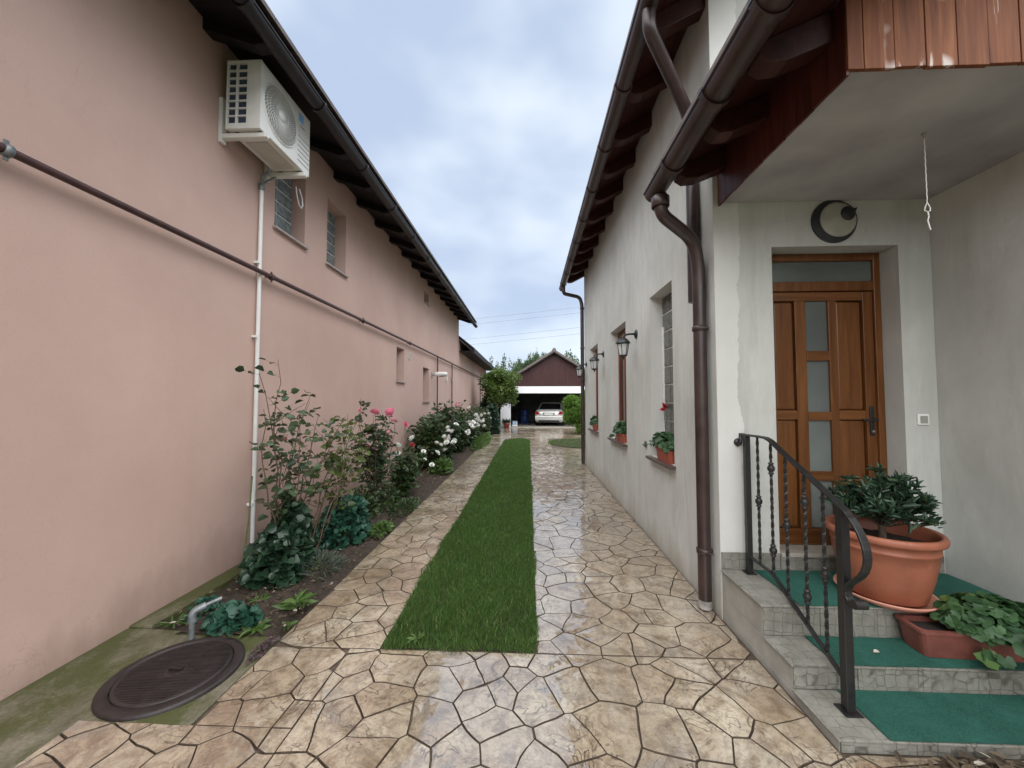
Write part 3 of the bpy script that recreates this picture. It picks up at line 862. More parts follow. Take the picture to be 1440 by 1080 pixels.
# white condensate conduit
cd, _ = pipe_thing('drain_conduit', 'thin white plastic drain conduit running down the pink wall', 'conduit', M['white'],
                   [(XL + 0.035, 3.83, 3.80), (XL + 0.035, 3.83, 0.06), (XL + 0.035, 3.85, 0.035), (XL + 0.037, 4.05, 0.035)], 0.019)
for zz in (3.02, 2.25, 0.55):
    c = MB(); c.box(-0.034, 0.014, -0.045, -0.02, zz - 3.80 - 0.012, zz - 3.80 + 0.012); c.build('clip', M['white'], cd)
c = MB(); c.lathe([(0.022, -0.04), (0.027, -0.03), (0.027, 0.03), (0.02, 0.04)], (0, 0, 0.03), 12); c.build('pipe_sleeve', M['galv'], cd)
c = MB(); c.tube([(0, 0, 0.05), (0.01, -0.01, 0.14), (0.05, 0.03, 0.21)], 0.012, 8); c.tube([(0, 0, 0.05), (0.02, 0.06, 0.13), (0.10, 0.10, 0.20)], 0.010, 8); c.build('hose', M['galv'], cd)
c = MB(); c.tube([(0.1, 0.42, 0.27), (0.11, 0.43, 0.16), (0.12, 0.46, 0.07), (0.12, 0.50, 0.05), (0.12, 0.53, 0.10), (0.115, 0.52, 0.19), (0.11, 0.47, 0.27)], 0.007, 8)
c.build('looped_cable', M['white'], cd)

# ------------------------------------------------------------------ air conditioner on its brackets
ac = thing('air_conditioner', (XL, 3.64, 4.04), 0, 'white outdoor air conditioner unit hung under the eaves of the pink house', 'air conditioner')
ax0, ax1, ay0, ay1, az1 = 0.10, 0.42, -0.385, 0.395, 0.635
b = MB()
# casing: open-fronted shell with side grille frame
b.box(ax0, ax1 - 0.02, ay0 + 0.03, ay1, 0.0, az1)
b.build('casing', M['acwhite'], ac, 0.012)
fr = MB()
fr.prism([(ax1 - 0.02, ay0), (ax1, ay0 + 0.02), (ax1, ay1), (ax1 - 0.02, ay1)], 'z', 0.0, az1)
fr.build('front_panel', M['acwhite'], ac, 0.008)
# near side: louvred grille, two columns of openings over dark coil fins
box('coil', M['acdark'], ac, ax0 + 0.012, ax1 - 0.125, ay0 + 0.018, ay0 + 0.029, 0.05, az1 - 0.03)
sg = MB()
sg.box(ax1 - 0.13, ax1 - 0.001, ay0, ay0 + 0.03, 0, az1)
sg.box(ax0, ax0 + 0.016, ay0, ay0 + 0.03, 0, az1)
sg.box(ax0 + 0.016, ax1 - 0.13, ay0, ay0 + 0.03, 0, 0.05)
sg.box(ax0 + 0.016, ax1 - 0.13, ay0, ay0 + 0.03, az1 - 0.022, az1)
sg.box(ax0 + 0.088, ax0 + 0.104, ay0, ay0 + 0.018, 0.05, az1 - 0.022)
for k in range(1, 8):
    z_ = 0.05 + k * (az1 - 0.072) / 8
    sg.box(ax0 + 0.016, ax1 - 0.13, ay0 + 0.001, ay0 + 0.017, z_ - 0.0055, z_ + 0.0055)
sg.build('side_grille', M['acwhite'], ac)
# fan opening with spiral wire guard
fy, fz, fr_ = -0.10, az1 / 2, 0.245
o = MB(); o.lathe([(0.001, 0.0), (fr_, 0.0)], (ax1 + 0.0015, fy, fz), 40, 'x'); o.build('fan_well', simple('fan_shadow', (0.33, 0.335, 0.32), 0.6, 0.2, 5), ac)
gr = MB()
for k in range(44):
    a0 = 2 * math.pi * k / 44
    gr.tube([(ax1 + 0.008 + 0.012 * math.sin(math.pi * (i / 7)), fy + (0.045 + (fr_ - 0.045) * i / 7) * math.cos(a0 + 0.75 * (i / 7) ** 1.3), fz + (0.045 + (fr_ - 0.045) * i / 7) * math.sin(a0 + 0.75 * (i / 7) ** 1.3)) for i in range(8)], 0.0042, 5, False)
for rr_ in (0.09, 0.135, 0.18, 0.22):
    gr.tube([(ax1 + 0.017, fy + rr_ * math.cos(2 * math.pi * i / 36), fz + rr_ * math.sin(2 * math.pi * i / 36)) for i in range(37)], 0.003, 5, False)
gr.build('fan_guard', M['acsilver'], ac)
o = MB(); o.lathe([(fr_ - 0.004, 0.0), (fr_ + 0.006, 0.014), (fr_ + 0.016, 0.0)], (ax1 + 0.001, fy, fz), 48, 'x'); o.build('fan_ring', M['acwhite'], ac)
o = MB(); o.lathe([(0.052, 0.008), (0.048, 0.024), (0.001, 0.027)], (ax1, fy, fz), 24, 'x'); o.build('fan_hub', M['white'], ac)
for k in range(6):
    z_ = 0.07 + k * 0.052
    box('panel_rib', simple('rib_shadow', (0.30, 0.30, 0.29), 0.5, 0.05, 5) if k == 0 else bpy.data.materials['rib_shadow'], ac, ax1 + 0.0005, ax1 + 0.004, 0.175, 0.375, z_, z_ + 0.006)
box('blue_sticker', M['acblue'], ac, ax1 + 0.0005, ax1 + 0.002, 0.185, 0.265, az1 - 0.14, az1 - 0.05)
box('rating_label', M['button'], ac, ax1 + 0.0005, ax1 + 0.002, 0.21, 0.29, az1 - 0.185, az1 - 0.17)
for yy in (-0.32, 0.29):
    br = MB()
    br.box(0.001, 0.035, yy - 0.03, yy + 0.03, -0.09, 0.33)
    br.box(0.035, 0.44, yy - 0.028, yy + 0.028, -0.055, -0.014)
    br.tube([(0.44, yy, -0.035), (0.452, yy, -0.035)], 0.018, 10)
    br.build('bracket', M['acwhite'], ac, 0.004)
    for xx in (0.16, 0.37):
        box('rubber_foot', M['rubber'], ac, xx, xx + 0.03, yy - 0.02, yy + 0.02, -0.014, 0.0)
bp = MB(); bp.box(ax0 + 0.05, ax1 - 0.06, -0.2, 0.22, -0.006, -0.0005); bp.lathe([(0.10, -0.008), (0.095, -0.0005)], (0.26, 0.05, 0), 24); bp.build('base_pan', M['cream'], ac)

# small fixtures on the pink wall
lp = thing('wall_floodlight', (XL, 11.1, 2.32), 0, 'white capsule-shaped lamp sticking out from the pink wall', 'lamp')
c = MB(); c.tube([(0.10, 0, 0.02), (0.13, 0, 0.025), (0.20, 0, 0.03), (0.36, 0, 0.035), (0.45, 0, 0.035), (0.475, 0, 0.035)], [0.035, 0.062, 0.068, 0.06, 0.045, 0.015], 14); c.build('lamp_head', M['white'], lp)
c = MB(); c.tube([(0.22, 0, -0.014), (0.25, 0, -0.026), (0.38, 0, -0.016), (0.41, 0, -0.004)], [0.02, 0.03, 0.028, 0.012], 12); c.build('lens', M['button'], lp)
c = MB(); c.box(0, 0.03, -0.05, 0.05, -0.08, 0.08); c.tube([(0.02, 0, 0), (0.11, 0, 0.015)], 0.022, 10); c.build('wall_arm', M['button'], lp, 0.004)
vt = thing('wall_vent', (XL, 8.97, 2.64), 0, 'small cream vent cover beside the upper slit window', 'vent')
c = MB(); c.box(0, 0.02, -0.055, 0.055, -0.085, 0.085); c.build('plate', M['cream'], vt, 0.004)
c = MB(); c.box(0.0205, 0.024, -0.03, 0.03, -0.055, 0.055); c.build('grille', M['button'], vt)
for yy, zz, lb in ((13.05, 2.33, 'tall pale junction box left of the far drop pipe'), (13.95, 2.33, 'small pale box right of the far drop pipe')):
    t = thing('junction_box', (XL, yy, zz), 0, lb, 'junction box')
    c = MB(); c.box(0, 0.05, -0.06, 0.06, -0.11, 0.11) if yy < 13.5 else c.box(0, 0.05, -0.07, 0.07, -0.09, 0.07)
    c.build('case', M['cream'], t, 0.006)
    c = MB(); c.box(0.051, 0.056, -0.045, 0.045, -0.06, 0.05); c.build('lid', M['white'], t, 0.003)

# ================================================================== GREY HOUSE (right)
grey = thing('grey_house', (XR, 6.0, 0), 0, 'grey rendered house with wooden eaves and entrance porch on the right', 'house')
def G_(o): o.parent = grey; o.matrix_parent_inverse = Matrix.Translation((-XR, -6.0, 0)); return o
YE = 9.70
grey_windows = [(3.82, 4.51, 0.96, 2.785), (5.63, 6.66, 0.96, 2.75), (7.88, 8.87, 0.955, 2.75)]
RD = 0.18
DX0, DX1, DZ0, DZ1 = 1.844, 2.766, 0.37, 2.76
w = MB()
wall_x(w, XR, Y0, YE, -0.06, 5.02, grey_windows, RD)
wall_y(w, Y0, XR, 9.0, -0.06, 5.02, [(DX0, DX1, DZ0, DZ1)], 0.16)
w.add([(XR, Y0, 5.02), (9.0, Y0, 5.02), (5.2, Y0, 6.95)], [(0, 1, 2)])
w.quad((XR, YE, -0.06), (9, YE, -0.06), (9, YE, 5.02), (XR, YE, 5.02))
w.add([(XR, YE, 5.02), (9.0, YE, 5.02), (5.2, YE, 6.95)], [(0, 1, 2)])
w.quad((9, Y0, -0.06), (9, YE, -0.06), (9, YE, 5.02), (9, Y0, 5.02))
G_(w.build('wall', M['grey']))
pw = MB(); pw.box(3.0, 3.25, -2.0, Y0 - 0.002, -0.06, 3.35)
G_(pw.build('porch_side_wall', M['grey']))
pc = MB()
pc.box(1.475, 2.998, 1.765, Y0 - 0.002, 3.104, 3.16)
G_(pc.build('porch_ceiling', M['ceiling']))

# --- main roof eaves
def zr(x): return 4.90 + 0.52 * (x - XR)
rf = MB()
rf.prism([(0.90, zr(0.90)), (5.2, zr(5.2)), (5.2, zr(5.2) + 0.14), (0.90, zr(0.90) + 0.09)], 'y', 2.30, YE + 0.32)
rf.prism([(9.5, zr(0.90)), (5.2, zr(5.2)), (5.2, zr(5.2) + 0.14), (9.5, zr(0.90) + 0.09)], 'y', 2.30, YE + 0.32)
roof = G_(rf.build('roof', M['redwood']))
for k in range(26):
    yy = 2.28 + k * 0.305
    tl = MB(); tl.prism([(0.86, zr(0.86) + 0.09), (5.2, zr(5.2) + 0.145), (5.2, zr(5.2) + 0.19), (0.86, zr(0.86) + 0.13)], 'y', yy + 0.003, yy + 0.302)
    tl.build('roof_tile_row', M['rooftile'], roof)
k = 0
yy = 2.40
while yy < YE + 0.3:
    r_ = MB(); xs = 0.985
    r_.prism([(xs, zr(xs) - 0.002), (XR + 0.12, zr(XR + 0.12) - 0.002), (XR + 0.12, zr(XR + 0.12) - 0.17), (xs + 0.14, zr(xs + 0.14) - 0.165), (xs + 0.055, zr(xs + 0.055) - 0.135), (xs, zr(xs) - 0.075)], 'y', yy - 0.06, yy + 0.06)
    G_(r_.build('rafter', M['redwood'], None, 0.006))
    yy += 0.665
G_(gutter(None, 0.882, 4.50, 0.070, 2.32, YE + 0.30, M['brownmetal'], -1, [2.62 + 0.86 * k for k in range(9)]))

# --- porch roof eaves (gutter, rafters, planked fascias)
def zp(x): return 3.455 + 0.42 * (x - 1.45)
rf = MB()
rf.prism([(1.00, zp(1.00)), (3.9, zp(3.9)), (3.9, zp(3.9) + 0.09), (1.00, zp(1.00) + 0.05)], 'y', 1.32, Y0 - 0.003)
proof = G_(rf.build('porch_roof', M['redwood']))
for k in range(6):
    ya = 1.30 + k * 0.276
    tl = MB(); tl.prism([(0.965, zp(0.965) + 0.055), (3.9, zp(3.9) + 0.092), (3.9, zp(3.9) + 0.14), (0.965, zp(0.965) + 0.10)], 'y', ya, ya + 0.272)
    tl.build('roof_tile_row', M['rooftile'], proof)
for yy in (1.40, 1.87, 2.36, 2.84):
    r_ = MB(); xs = 1.10
    r_.prism([(xs, zp(xs) - 0.002), (1.447, zp(1.447) - 0.002), (1.447, zp(1.447) - 0.155), (xs + 0.14, zp(xs + 0.14) - 0.15), (xs + 0.05, zp(xs + 0.05) - 0.12), (xs, zp(xs) - 0.065)], 'y', yy - 0.055, yy + 0.055)
    G_(r_.build('rafter', M['redwood'], None, 0.006))
G_(gutter(None, 0.998, 3.235, 0.073, 1.0, 3.04, M['brownmetal'], -1, [1.55, 2.02, 2.62]))
# left fascia planks (face the lane)
sf = G_(MB().box(1.462, 1.474, 1.765, Y0 - 0.003, 3.09, 3.44).build('side_fascia', M['sidefascia']))
ya = 1.752
k = 0
while ya < Y0 - 0.02:
    yb = min(ya + 0.108, Y0 - 0.004)
    box('plank', M['sidefascia'], sf, 1.448, 1.4615, ya + 0.0015, yb - 0.0015, 3.075 + 0.004 * (k % 2), 3.452)
    ya = yb; k += 1
# front fascia planks (face the camera)
ff_ = G_(MB().box(1.463, 3.2, 1.766, 1.772, 3.11, 3.45).build('front_fascia', M['fasciawood']))
xa = 1.449
k = 0
pr = random.Random(4)
while xa < 3.2:
    xb = xa + (0.072 if k == 0 else 0.135)
    top = zp(xa) - 0.004
    m = MB(); zb0 = 3.099 + pr.uniform(-0.003, 0.003)
    m.prism([(xa + 0.0018, zb0), (xb - 0.0018, zb0 + pr.uniform(-0.002, 0.002)), (xb - 0.0018, zp(xb) - 0.004), (xa + 0.0018, top)], 'y', 1.745 + pr.uniform(-0.002, 0.002), 1.765)
    m.build('plank', M['fasciawood'], ff_, 0.002)
    xa = xb; k += 1

# --- downpipes
def downpipe(label_name, pts, r, brackets, shoe=False):
    m = MB(); m.tube(pts, r, 18)
    o = G_(m.build('downpipe', M['brownmetal']))
    for (x, y_, z_) in brackets:
        c = MB(); c.lathe([(r + 0.001, -0.02), (r + 0.008, -0.018), (r + 0.008, 0.018), (r + 0.001, 0.02)], (x, y_, z_), 18)
        c.box(x + 0.0, XR + 0.005, y_ - 0.008, y_ + 0.008, z_ - 0.008, z_ + 0.008)
        c.tube([(x + r * 0.3, y_ - r - 0.005, z_ - 0.004), (x + r * 0.3 + 0.03, y_ - r - 0.02, z_ - 0.004)], 0.006, 6)
        c.build('pipe_bracket', M['brownmetal'], o)
    return o
def arc(pts, n=6):
    """round the corners of a polyline"""
    P = [Vector(p) for p in pts]; out = [P[0]]
    for i in range(1, len(P) - 1):
        a, b, c = P[i - 1], P[i], P[i + 1]
        rr = min(0.10, (a - b).length * 0.45, (c - b).length * 0.45)
        p0 = b + (a - b).normalized() * rr; p1 = b + (c - b).normalized() * rr
        for k in range(n + 1):
            t = k / n
            out.append(p0 * (1 - t) ** 2 + b * 2 * t * (1 - t) + p1 * t * t)
    out.append(P[-1]); return [tuple(p) for p in out]
downpipe('main', arc([(0.885, 2.74, 4.44), (0.888, 2.745, 4.30), (1.335, 3.16, 3.96), (1.362, 3.185, 3.70), (1.362, 3.185, 2.4)]), 0.048, [])
dpo = downpipe('porch', arc([(1.012, 2.93, 3.17), (1.012, 2.93, 3.02), (1.30, 3.04, 2.86), (1.352, 3.075, 2.66), (1.352, 3.075, 0.02)]), 0.048, [(1.352, 3.075, 2.16), (1.352, 3.075, 0.44)])
c = MB(); c.lathe([(0.062, -0.04), (0.066, -0.036), (0.066, 0.036), (0.062, 0.04)], (1.012, 2.93, 3.11), 18); c.build('outlet_collar', M['brownmetal'], dpo)
c = MB(); c.lathe([(0.0488, 0.0), (0.0495, 0.04), (0.049, 0.055), (0.0486, 0.062)], (1.352, 3.075, 0.012), 18); c.build('worn_foot', simple('bare_zinc', (0.26, 0.24, 0.22), 0.6, 0.5, 14), dpo)
downpipe('far', arc([(0.888, YE - 0.10, 4.43), (0.888, YE - 0.08, 4.27), (1.31, YE + 0.02, 4.20), (1.355, YE - 0.03, 3.98), (1.355, YE - 0.03, 0.02)]), 0.045, [(1.355, YE - 0.03, 2.9), (1.355, YE - 0.03, 2.1), (1.355, YE - 0.03, 0.75), (1.355, YE - 0.03, 3.9)])

# --- windows of the grey house
a, b, c_, d_ = grey_windows[0]
wo = G_(glass_block_window(None, XR + RD + 0.002, a, b, c_, d_, 3, 9, -1, M['block'], None, 0, rails=0.008))
fl = MB(); fl.box(XR + RD - 0.05, XR + RD - 0.032, b - 0.055, b - 0.004, c_, d_ - 0.35); fl.build('plaster_smear', M['grout'], wo, 0.006)
for (a, b, c_, d_) in grey_windows[1:]:
    x = XR + RD - 0.05
    fr = MB(); t_ = 0.07
    fr.box(x, x + 0.06, a, b, c_, c_ + t_); fr.box(x, x + 0.06, a, b, d_ - t_, d_)
    fr.box(x, x + 0.06, a, a + t_, c_ + t_, d_ - t_); fr.box(x, x + 0.06, b - t_, b, c_ + t_, d_ - t_)
    fr.box(x, x + 0.06, (a + b) / 2 - 0.04, (a + b) / 2 + 0.04, c_ + t_, d_ - t_)
    wo = G_(fr.build('window', M['framewood'], None, 0.006))
    for (p, q) in ((a + t_, (a + b) / 2 - 0.04), ((a + b) / 2 + 0.04, b - t_)):
        s_ = MB(); x2 = x + 0.012; u = 0.045
        s_.box(x2 - 0.02, x2 + 0.03, p, q, c_ + t_, c_ + t_ + u); s_.box(x2 - 0.02, x2 + 0.03, p, q, d_ - t_ - u, d_ - t_)
        s_.box(x2 - 0.02, x2 + 0.03, p, p + u, c_ + t_ + u, d_ - t_ - u); s_.box(x2 - 0.02, x2 + 0.03, q - u, q, c_ + t_ + u, d_ - t_ - u)
        s_.build('sash', M['framewood'], wo, 0.004)
        box('pane', M['winglass'], wo, x + 0.022, x + 0.03, p + u, q - u, c_ + t_ + u, d_ - t_ - u)
for (a, b, c_, d_) in grey_windows:
    s_ = MB(); s_.box(XR - 0.065, XR + RD - 0.055, a - 0.035, b + 0.035, c_ - 0.032, c_ - 0.001)
    G_(s_.build('window_sill', M['sill'], None, 0.006))

# --- entrance door
Yd = Y0 + 0.16
dr = thing('front_door', (2.31, Yd, 0.48), 0, 'golden oak front door with four glass panes and dark handle', 'door')
def D(name, mat, x0, x1, y0, y1, z0, z1, bevel=0.004, parent=None):
    return MB().box(x0 - 2.31, x1 - 2.31, y0, y1, z0 - 0.48, z1 - 0.48).build(name, mat, parent or dr, bevel)
# fixed frame and transom
fm = MB()
for (x0, x1, z0, z1) in ((1.846, 1.905, 0.482, 2.757), (2.712, 2.764, 0.482, 2.757), (1.905, 2.712, 2.70, 2.757), (1.905, 2.712, 2.46, 2.535)):
    fm.box(x0 - 2.31, x1 - 2.31, -0.01, 0.06, z0 - 0.48, z1 - 0.48)
fm.build('door_frame', M['doorwood'], dr, 0.005)
tg = D('transom_pane', M['doorglass'], 1.905, 2.712, 0.012, 0.02, 2.535, 2.70, 0)
# leaf: stiles, rails, raised panels
D('stile', M['doorwood'], 1.908, 1.955, 0.006, 0.056, 0.50, 2.455)
D('stile', M['doorwood'], 2.635, 2.709, 0.006, 0.056, 0.50, 2.455)
D('stile', M['doorwood'], 2.115, 2.198, 0.008, 0.056, 0.60, 2.385)
D('stile', M['doorwood'], 2.372, 2.435, 0.008, 0.056, 0.60, 2.385)
D('rail', M['doorwoodx'], 1.955, 2.635, 0.007, 0.056, 2.385, 2.455)
D('rail', M['doorwoodx'], 1.955, 2.635, 0.007, 0.056, 0.50, 0.60)
D('kick_strip', M['doorwoodx'], 1.908, 2.709, -0.004, 0.02, 0.483, 0.499, 0.002)
D('rail', M['doorwoodx'], 1.955, 2.115, 0.009, 0.056, 1.445, 1.515)
D('rail', M['doorwoodx'], 2.435, 2.635, 0.009, 0.056, 1.445, 1.515)
for z0, z1 in ((1.908, 1.986), (1.439, 1.506), (0.970, 1.043)):
    D('rail', M['doorwoodx'], 2.198, 2.372, 0.005, 0.056, z0, z1)
for (x0, x1) in ((1.955, 2.115), (2.435, 2.635)):
    for (z0, z1) in ((0.60, 1.445), (1.515, 2.385)):
        D('door_panel', M['doorwood'], x0 + 0.008, x1 - 0.008, 0.022, 0.05, z0 + 0.008, z1 - 0.008, 0.01)
        D('panel_back', M['doorwood'], x0, x1, 0.045, 0.055, z0, z1, 0)
for (z0, z1) in ((0.607, 0.970), (1.043, 1.439), (1.506, 1.908), (1.986, 2.385)):
    D('glass_pane', M['doorglass'], 2.198, 2.372, 0.026, 0.034, z0, z1, 0)
hp = D('handle_plate', M['black'], 2.655, 2.688, -0.003, 0.006, 1.325, 1.55, 0.004)
h = MB(); h.tube([(2.672 - 2.31, -0.002, 0.97), (2.672 - 2.31, -0.05, 0.97), (2.655 - 2.31, -0.058, 0.97), (2.555 - 2.31, -0.055, 0.965)], 0.0095, 10); h.build('door_handle', M['black'], dr)
h = MB(); h.lathe([(0.010, 0.0), (0.010, -0.008), (0.001, -0.009)], (2.672 - 2.31, -0.003, 0.875), 12, 'y'); h.build('lock_cylinder', M['galv'], dr)

# ================================================================== PORCH STEPS
st = thing('porch_steps', (2.2, 2.4, 0), 0, 'grey tiled porch steps with rendered side below the front door', 'steps')
def S_(o): o.parent = st; o.matrix_parent_inverse = Matrix.Translation((-2.2, -2.4, 0)); return o
XS = 1.424
body = MB()
body.box(XS, 2.998, 1.895, Y0 - 0.003, -0.06, 0.038)
body.box(XS, 2.998, 2.205, Y0 - 0.003, 0.038, 0.163)
body.box(XS, 2.998, 2.465, Y0 - 0.003, 0.163, 0.340)
S_(body.build('stair_body', M['stepside'], None, 0.004))
tr_ = random.Random(5)
def riser(y_, z0, z1, x0, x1):
    x = x0
    while x < x1 - 0.01:
        xe = min(x + 0.333, x1)
        S_(MB().box(x + 0.0012, xe - 0.0012, y_ - 0.010 + tr_.uniform(-0.0008, 0.0008), y_ - 0.0005, z0, z1).build('riser_tile', M['tile'], None, 0.002))
        x = xe
def tread(z_, y0_, y1_, x0, x1, lip=0.014):
    x = x0
    while x < x1 - 0.01:
        xe = min(x + 0.333, x1)
        S_(MB().box(x + 0.0012, xe - 0.0012, y0_ - lip, y1_, z_ - 0.0105, z_ + tr_.uniform(-0.0006, 0.0006)).build('tread_tile', M['tile'], None, 0.002))
        x = xe
riser(1.894, -0.01, 0.037, XS, 2.99); riser(2.204, 0.050, 0.162, XS, 2.99); riser(2.464, 0.176, 0.339, XS, 2.99)
def tread_row(z_, ya, yb, lip):
    tread(z_, ya, yb, XS - 0.016, XS + 0.232, lip); tread(z_, ya, yb, XS + 0.232, 2.99, lip)
tread_row(0.0505, 1.894, 2.192, 0.014); tread_row(0.176, 2.204, 2.452, 0.014)
tread_row(0.353, 2.464, 2.70, 0.014); tread_row(0.353, 2.715, Y0 - 0.014, 0.014)
# tiled skirting along the porch walls and the door threshold
x = XR + 0.004
for xe in (1.63, 1.842):
    S_(MB().box(x, xe - 0.002, Y0 - 0.012, Y0 - 0.001, 0.3545, 0.478).build('skirting_tile', M['tile'], None, 0.002)); x = xe
S_(MB().box(DX0 + 0.002, DX1 - 0.002, Y0 - 0.010, Y0 + 0.012, 0.3545, 0.452).build('skirting_tile', M['tile'], None, 0.002))
S_(MB().box(2.77, 2.985, Y0 - 0.012, Y0 - 0.001, 0.3545, 0.478).build('skirting_tile', M['tile'], None, 0.002))
S_(MB().box(DX0 + 0.003, DX1 - 0.003, Y0 - 0.018, Yd + 0.05, 0.453, 0.481).build('threshold', M['concrete'], None, 0.003))

# green carpets, one per level
def carpet(z_, ya, yb, x0, x1, label, seed):
    r_ = random.Random(seed)
    nx, ny = 40, 12
    V = []; F = []
    for j in range(ny + 1):
        for i in range(nx + 1):
            x = x0 + (x1 - x0) * i / nx; y_ = ya + (yb - ya) * j / ny
            if j == 0: y_ += 0.006 * mnoise.noise((x * 4, z_ * 9, seed))
            if i == 0: x += 0.008 * mnoise.noise((y_ * 5, z_ * 7, seed))
            lift = 0.006 + 0.003 * mnoise.noise((x * 6, y_ * 6, seed * 3.3))
            V.append((x, y_, z_ + lift))
    top = len(V)
    for j in range(ny):
        for i in range(nx):
            a = j * (nx + 1) + i; F.append((a, a + 1, a + nx + 2, a + nx + 1))
    edge = [(0, i) for i in range(nx + 1)]
    m = MB(); m.add(V, F, True)
    fr = V[:nx + 1]
    m.add(fr + [(p[0], p[1], z_ + 0.0012) for p in fr], [(i, i + 1, nx + 2 + i, nx + 1 + i) for i in range(nx)])
    le = [V[j * (nx + 1)] for j in range(ny + 1)]
    m.add(le + [(p[0], p[1], z_ + 0.0012) for p in le], [(i, i + 1, ny + 2 + i, ny + 1 + i) for i in range(ny)])
    o = tag(m.build('step_carpet', M['carpet']), label, 'carpet', 'green carpets on the porch steps')
    return o
carpet(0.0515, 1.886, 2.188, 1.645, 2.985, 'green carpet mat on the lowest porch step', 1)
carpet(0.177, 2.196, 2.448, 1.655, 2.985, 'green carpet mat on the middle step under the trough planter', 2)
carpet(0.354, 2.456, Y0 - 0.02, 1.645, 2.985, 'green carpet on the porch landing under the big round pot', 3)

# ================================================================== RAILING
rl = thing('stair_railing', (1.59, 2.05, 0.05), 0, 'black wrought iron stair railing with twisted balusters', 'railing')
def rbox(name, x0, x1, y0, y1, z0, z1, bevel=0.003, mat='black'):
    return MB().box(x0 - 1.59, x1 - 1.59, y0 - 2.05, y1 - 2.05, z0 - 0.05, z1 - 0.05).build(name, M[mat], rl, bevel)
def rl_pts(pts): return [(x - 1.59, y_ - 2.05, z_ - 0.05) for (x, y_, z_) in pts]
rbox('post', 1.569, 1.611, 2.029, 2.071, 0.058, 1.055)
p_ = rbox('base_plate', 1.548, 1.632, 2.008, 2.092, 0.0505, 0.058, 0.002)
rbox('post', 1.572, 1.608, 2.875, 2.911, 0.363, 1.338)
rbox('base_plate', 1.555, 1.625, 2.858, 2.928, 0.3545, 0.363, 0.002)
def flat_bar(pts, w, t):
    """rectangular bar following a path in the plane x=1.59"""
    m = MB(); P = rl_pts(pts); n = len(P); vv = []
    for i in range(n):
        a = Vector(P[max(i - 1, 0)]); b = Vector(P[min(i + 1, n - 1)])
        tg_ = (b - a).normalized(); nn = Vector((0, -tg_.z, tg_.y))
        c = Vector(P[i])
        for sx, sn in ((-1, -1), (1, -1), (1, 1), (-1, 1)):
            vv.append(tuple(c + Vector((sx * w / 2, 0, 0)) + nn * sn * t / 2))
    ff = [(i * 4 + k, i * 4 + (k + 1) % 4, (i + 1) * 4 + (k + 1) % 4, (i + 1) * 4 + k) for i in range(n - 1) for k in range(4)]
    ff += [(0, 1, 2, 3), ((n - 1) * 4, (n - 1) * 4 + 1, (n - 1) * 4 + 2, (n - 1) * 4 + 3)]
    m.add(vv, ff); return m
def bez(p0, p1, p2, p3, n=10):
    out = []
    for k in range(n + 1):
        t = k / n
        out.append(tuple((1 - t) ** 3 * a + 3 * t * (1 - t) ** 2 * b + 3 * t * t * (1 - t) * c + t ** 3 * d_ for a, b, c, d_ in zip(p0, p1, p2, p3)))
    return out
X = 1.59
path = [(X, 2.952, 1.343), (X, 2.75, 1.347), (X, 2.66, 1.345)] + bez((X, 2.64, 1.342), (X, 2.60, 1.33), (X, 2.56, 1.305), (X, 2.52, 1.285), 5)[1:] + [(X, 2.30, 1.18), (X, 2.10, 1.083)] + \
    bez((X, 2.06, 1.062), (X, 1.93, 0.995), (X, 1.86, 0.86), (X, 1.945, 0.755), 10)[1:] + bez((X, 1.945, 0.755), (X, 1.985, 0.71), (X, 2.03, 0.69), (X, 2.03, 0.645), 6)[1:] + bez((X, 2.03, 0.645), (X, 2.03, 0.59), (X, 1.965, 0.585), (X, 1.955, 0.625), 6)[1:]
flat_bar(path, 0.038, 0.013).build('handrail', M['black'], rl, 0.003)
s_ = MB(); s_.tube(rl_pts([(X - 0.028, 1.962, 0.615), (X + 0.028, 1.962, 0.615)]), 0.022, 12); s_.build('scroll_end', M['black'], rl)
hk = MB(); hk.tube(rl_pts([(X - 0.01, 2.949, 1.335), (X - 0.02, 2.93, 1.30), (X - 0.03, 2.935, 1.27), (X - 0.035, 2.95, 1.262)]), 0.012, 8); hk.lathe([(0.03, 0), (0.03, -0.008), (0.001, -0.009)], (-0.03, 2.954 - 2.05, 1.285 - 0.05), 14, 'y'); hk.build('wall_hook', M['black'], rl)
def zbot(y_): return 0.47 + (y_ - 2.63) * 0.03 if y_ > 2.63 else (0.40 + (y_ - 2.49) * 0.5 if y_ > 2.49 else 0.19 + (y_ - 2.055) * (0.40 - 0.19) / (2.49 - 2.055))
flat_bar([(X, 2.875, zbot(2.875)), (X, 2.65, zbot(2.65)), (X, 2.60, zbot(2.60)), (X, 2.49, zbot(2.49)), (X, 2.30, zbot(2.30)), (X, 2.071, zbot(2.071))], 0.026, 0.012).build('bottom_rail', M['black'], rl, 0.002)
def ztop(y_): return 1.338 if y_ > 2.64 else 1.078 + (y_ - 2.10) * (1.285 - 1.083) / 0.42 - 0.004
